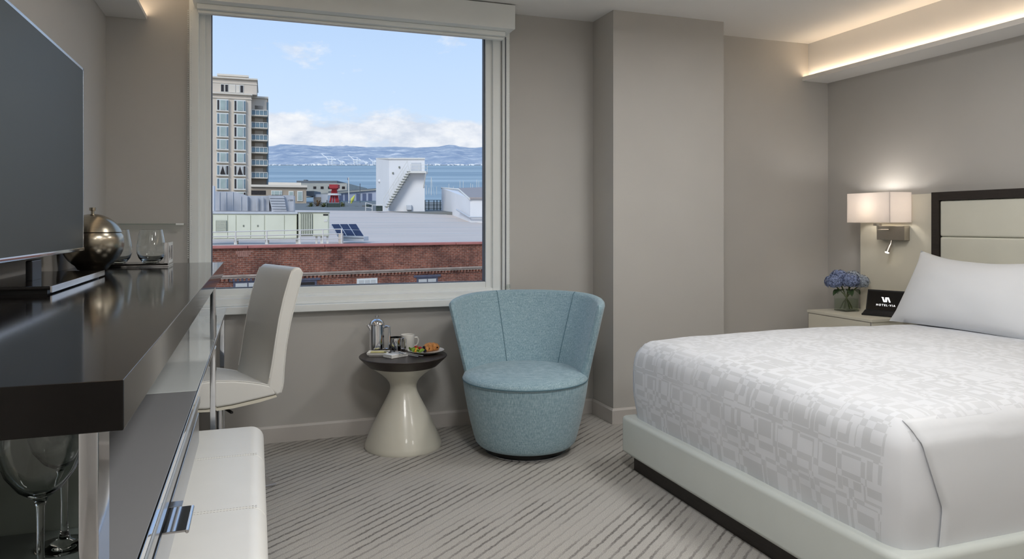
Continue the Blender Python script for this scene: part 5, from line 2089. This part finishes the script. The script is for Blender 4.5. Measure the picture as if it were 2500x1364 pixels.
# white stair tower
D = 66
ws_ = outside('stair_tower', 'white rooftop tower with outside stair', 'building', 978, 514, D)
b = B()
b.hexa([(ex(950, D), D, ez(516, D)), (ex(1037, D), D, ez(516, D)), (ex(1037, D), D, ez(386, D)), (ex(950, D), D, ez(386, D)),
        (ex(918, D + 3.5), D + 3.5, ez(520, D + 3.5)), (ex(1026, D + 4), D + 4, ez(520, D + 4)), (ex(1026, D + 4), D + 4, ez(388, D + 4)), (ex(918, D + 3.5), D + 3.5, ez(385, D + 3.5))])
b.build('tower_walls', 'white_ext', ws_, world=True, smooth=0)
b = B()
b.hexa([(ex(949, D), D - .1, ez(389, D)), (ex(1038, D), D - .1, ez(389, D)), (ex(1038, D), D - .1, ez(385.5, D)), (ex(949, D), D - .1, ez(385.5, D)),
        (ex(917, D + 3.5), D + 3.6, ez(388, D + 3.5)), (ex(1027, D + 4), D + 4.1, ez(388, D + 4)), (ex(1027, D + 4), D + 4.1, ez(385, D + 4)), (ex(917, D + 3.5), D + 3.6, ez(385, D + 3.5))])
b.build('tower_roof', 'rail', ws_, world=True, smooth=0)
ebox(B(), 1004, 1028, 397, 419.5, D, .1, .05).build('door', 'pale_grey', ws_, world=True, smooth=0)
ld_ = ebox(B(), 1000, 1043.5, 419.5, 424, D, .4, 1.0).build('landing', 'rail', ws_, world=True, smooth=0)
b = B()
for q in (1001, 1022, 1043):
    ebox(b, q, q + .8, 402, 420, D - 1.0, .06)
ebox(b, 1001, 1043.6, 402, 403, D - 1.0, .06)
ebox(b, 1001, 1043.6, 410, 410.7, D - 1.0, .06)
b.build('landing_rail', 'rail', ld_, world=True, smooth=0)
B().tube([(ex(1043, D), D - 1, ez(424, D)), (ex(1034, D), D, ez(458, D))], .05, 5).build('brace', 'rail', ws_, world=True)
sa, sb_ = Vector((ex(946, D), D - .9, ez(511, D))), Vector((ex(1003, D), D - .9, ez(421, D)))
b = B()
b.hexa([sa + Vector((0, 0, -.12)), sb_ + Vector((0, 0, -.12)), sb_ + Vector((0, 0, .18)), sa + Vector((0, 0, .18)),
        sa + Vector((0, .08, -.12)), sb_ + Vector((0, .08, -.12)), sb_ + Vector((0, .08, .18)), sa + Vector((0, .08, .18))])
stg = b.build('stringer', 'rail', ws_, world=True, smooth=0)
for i in range(15):
    p = sa.lerp(sb_, (i + .5) / 15)
    B().box(p.x - .16, p.x + .16, p.y - .12, p.y + .85, p.z + .10, p.z + .14).build('tread', 'hvac_dark', stg, world=True, smooth=0)
b = B()
b.tube([sa + Vector((-.2, 0, .95)), sb_ + Vector((-.2, 0, .95))], .022, 5)
b.tube([sa + Vector((-.2, 0, .55)), sb_ + Vector((-.2, 0, .55))], .018, 5)
for i in range(6):
    p = sa.lerp(sb_, i / 5)
    b.tube([p, p + Vector((-.2, 0, .95))], .018, 5)
b.build('handrail', 'rail', ws_, world=True)
b = B()
r2 = bmesh.ops.create_icosphere(b.bm, subdivisions=2, radius=.17)
bmesh.ops.translate(b.bm, verts=r2['verts'], vec=(ex(914.5, D), D + 2.5, ez(438, D)))
b.tube([(ex(914.5, D), D + 2.5, ez(440, D)), (ex(921, D), D + 3, ez(442, D))], .04, 5)
b.build('wall_light', 'white_ext', ws_, world=True)
for (px, py) in ((975, 408), (959.5, 422.5)):
    ebox(B(), px - 1.5, px + 1.5, py - 2, py + 2, D, .05, .12).build('fixture', 'hvac_dark', ws_, world=True, smooth=0)
ebox(B(), 993, 1006, 500, 513, D, .4, .3, .05).build('meter_box', 'alu', ws_, world=True, smooth=0)

# white gable building on the roof
D = 56
gb = outside('gable_building', 'white rooftop building with sloping grey roof by the window edge', 'building', 1130, 525, D)
d2 = 70
A_ = [(ex(1148, D), D, ez(548, D)), (ex(1148, D), D, ez(485, D)), (ex(1260, D), D, ez(548, D)), (ex(1260, D), D, ez(485, D))]
b = B()
b.hexa([A_[0], A_[2], A_[3], A_[1], (ex(1078, d2), d2, ez(530, d2)), (ex(1210, d2), d2, ez(530, d2)), (ex(1210, d2), d2, ez(459, d2)), (ex(1078, d2), d2, ez(459, d2))])
b.build('walls', 'white_ext', gb, world=True, smooth=0)
b = B()
t0 = [(ex(1146.5, D), D - .2, ez(485.5, D)), (ex(1262, D), D - .2, ez(485.5, D)), (ex(1230, d2), d2, ez(458, d2)), (ex(1119, 66), 66, ez(462, 66))]
b.hexa(t0 + [(x, y, z + .12) for x, y, z in t0])
b.build('roof_slope', M('warm grey roofing', rgb(158, 150, 148), 0.85, var=0.05), gb, world=True, smooth=0)
b = B()
t0 = [(ex(1119, 66), 66, ez(462, 66)), (ex(1230, d2), d2, ez(458, d2)), (ex(1078, d2), d2, ez(458, d2)), (ex(1077.5, d2), d2 - .1, ez(460, d2))]
b.tube([(ex(1078, d2), d2, ez(458.5, d2)), (ex(1121, 65.5), 65.5, ez(462, 65.5)), (ex(1147, D), D - .2, ez(485, D))], .09, 5)
b.build('gable_trim', 'rail', gb, world=True)
b = B()
b.tube([(ex(1115, 60), 60, ez(511, 60)), (ex(1147, D), D - .3, ez(530, D)), (ex(1262, D), D - .3, ez(530, D))], .08, 5)
b.build('base_flashing', 'alu', gb, world=True)

D = 72
dr_ = outside('dark_roof_railing', 'dark railing between white tower and gable building', 'railing', 1058, 514, D)
b = B()
for y0 in (488, 499.5, 508):
    ebox(b, 1036, 1079, y0, y0 + 1, D, .05)
for q in (1037, 1046, 1058.5, 1066, 1074):
    ebox(b, q, q + 1.6, 488, 516, D, .08)
b.build('bars', 'dark_green', dr_, world=True, smooth=0)
D = 62.5
w2 = outside('white_hatch_railing', 'white hatch railing beside the white stair tower', 'railing', 912, 513, D)
b = B()
for q in (892, 908, 934):
    ebox(b, q, q + 1.2, 494 if q < 900 else 499, 515, D, .06)
b.tube([(ex(892, D), D, ez(494, D)), (ex(908, D), D, ez(499, D))], .02, 5)
b.tube([(ex(892, D), D, ez(505, D)), (ex(908, D), D, ez(508, D))], .02, 5)
ebox(b, 908, 935, 499.5, 500.5, D, .06)
b.build('bars', 'rail', w2, world=True, smooth=0)
ebox(B(), 918, 932, 502, 515, D + .3, .5).build('hatch', 'dark_green', w2, world=True, smooth=0)
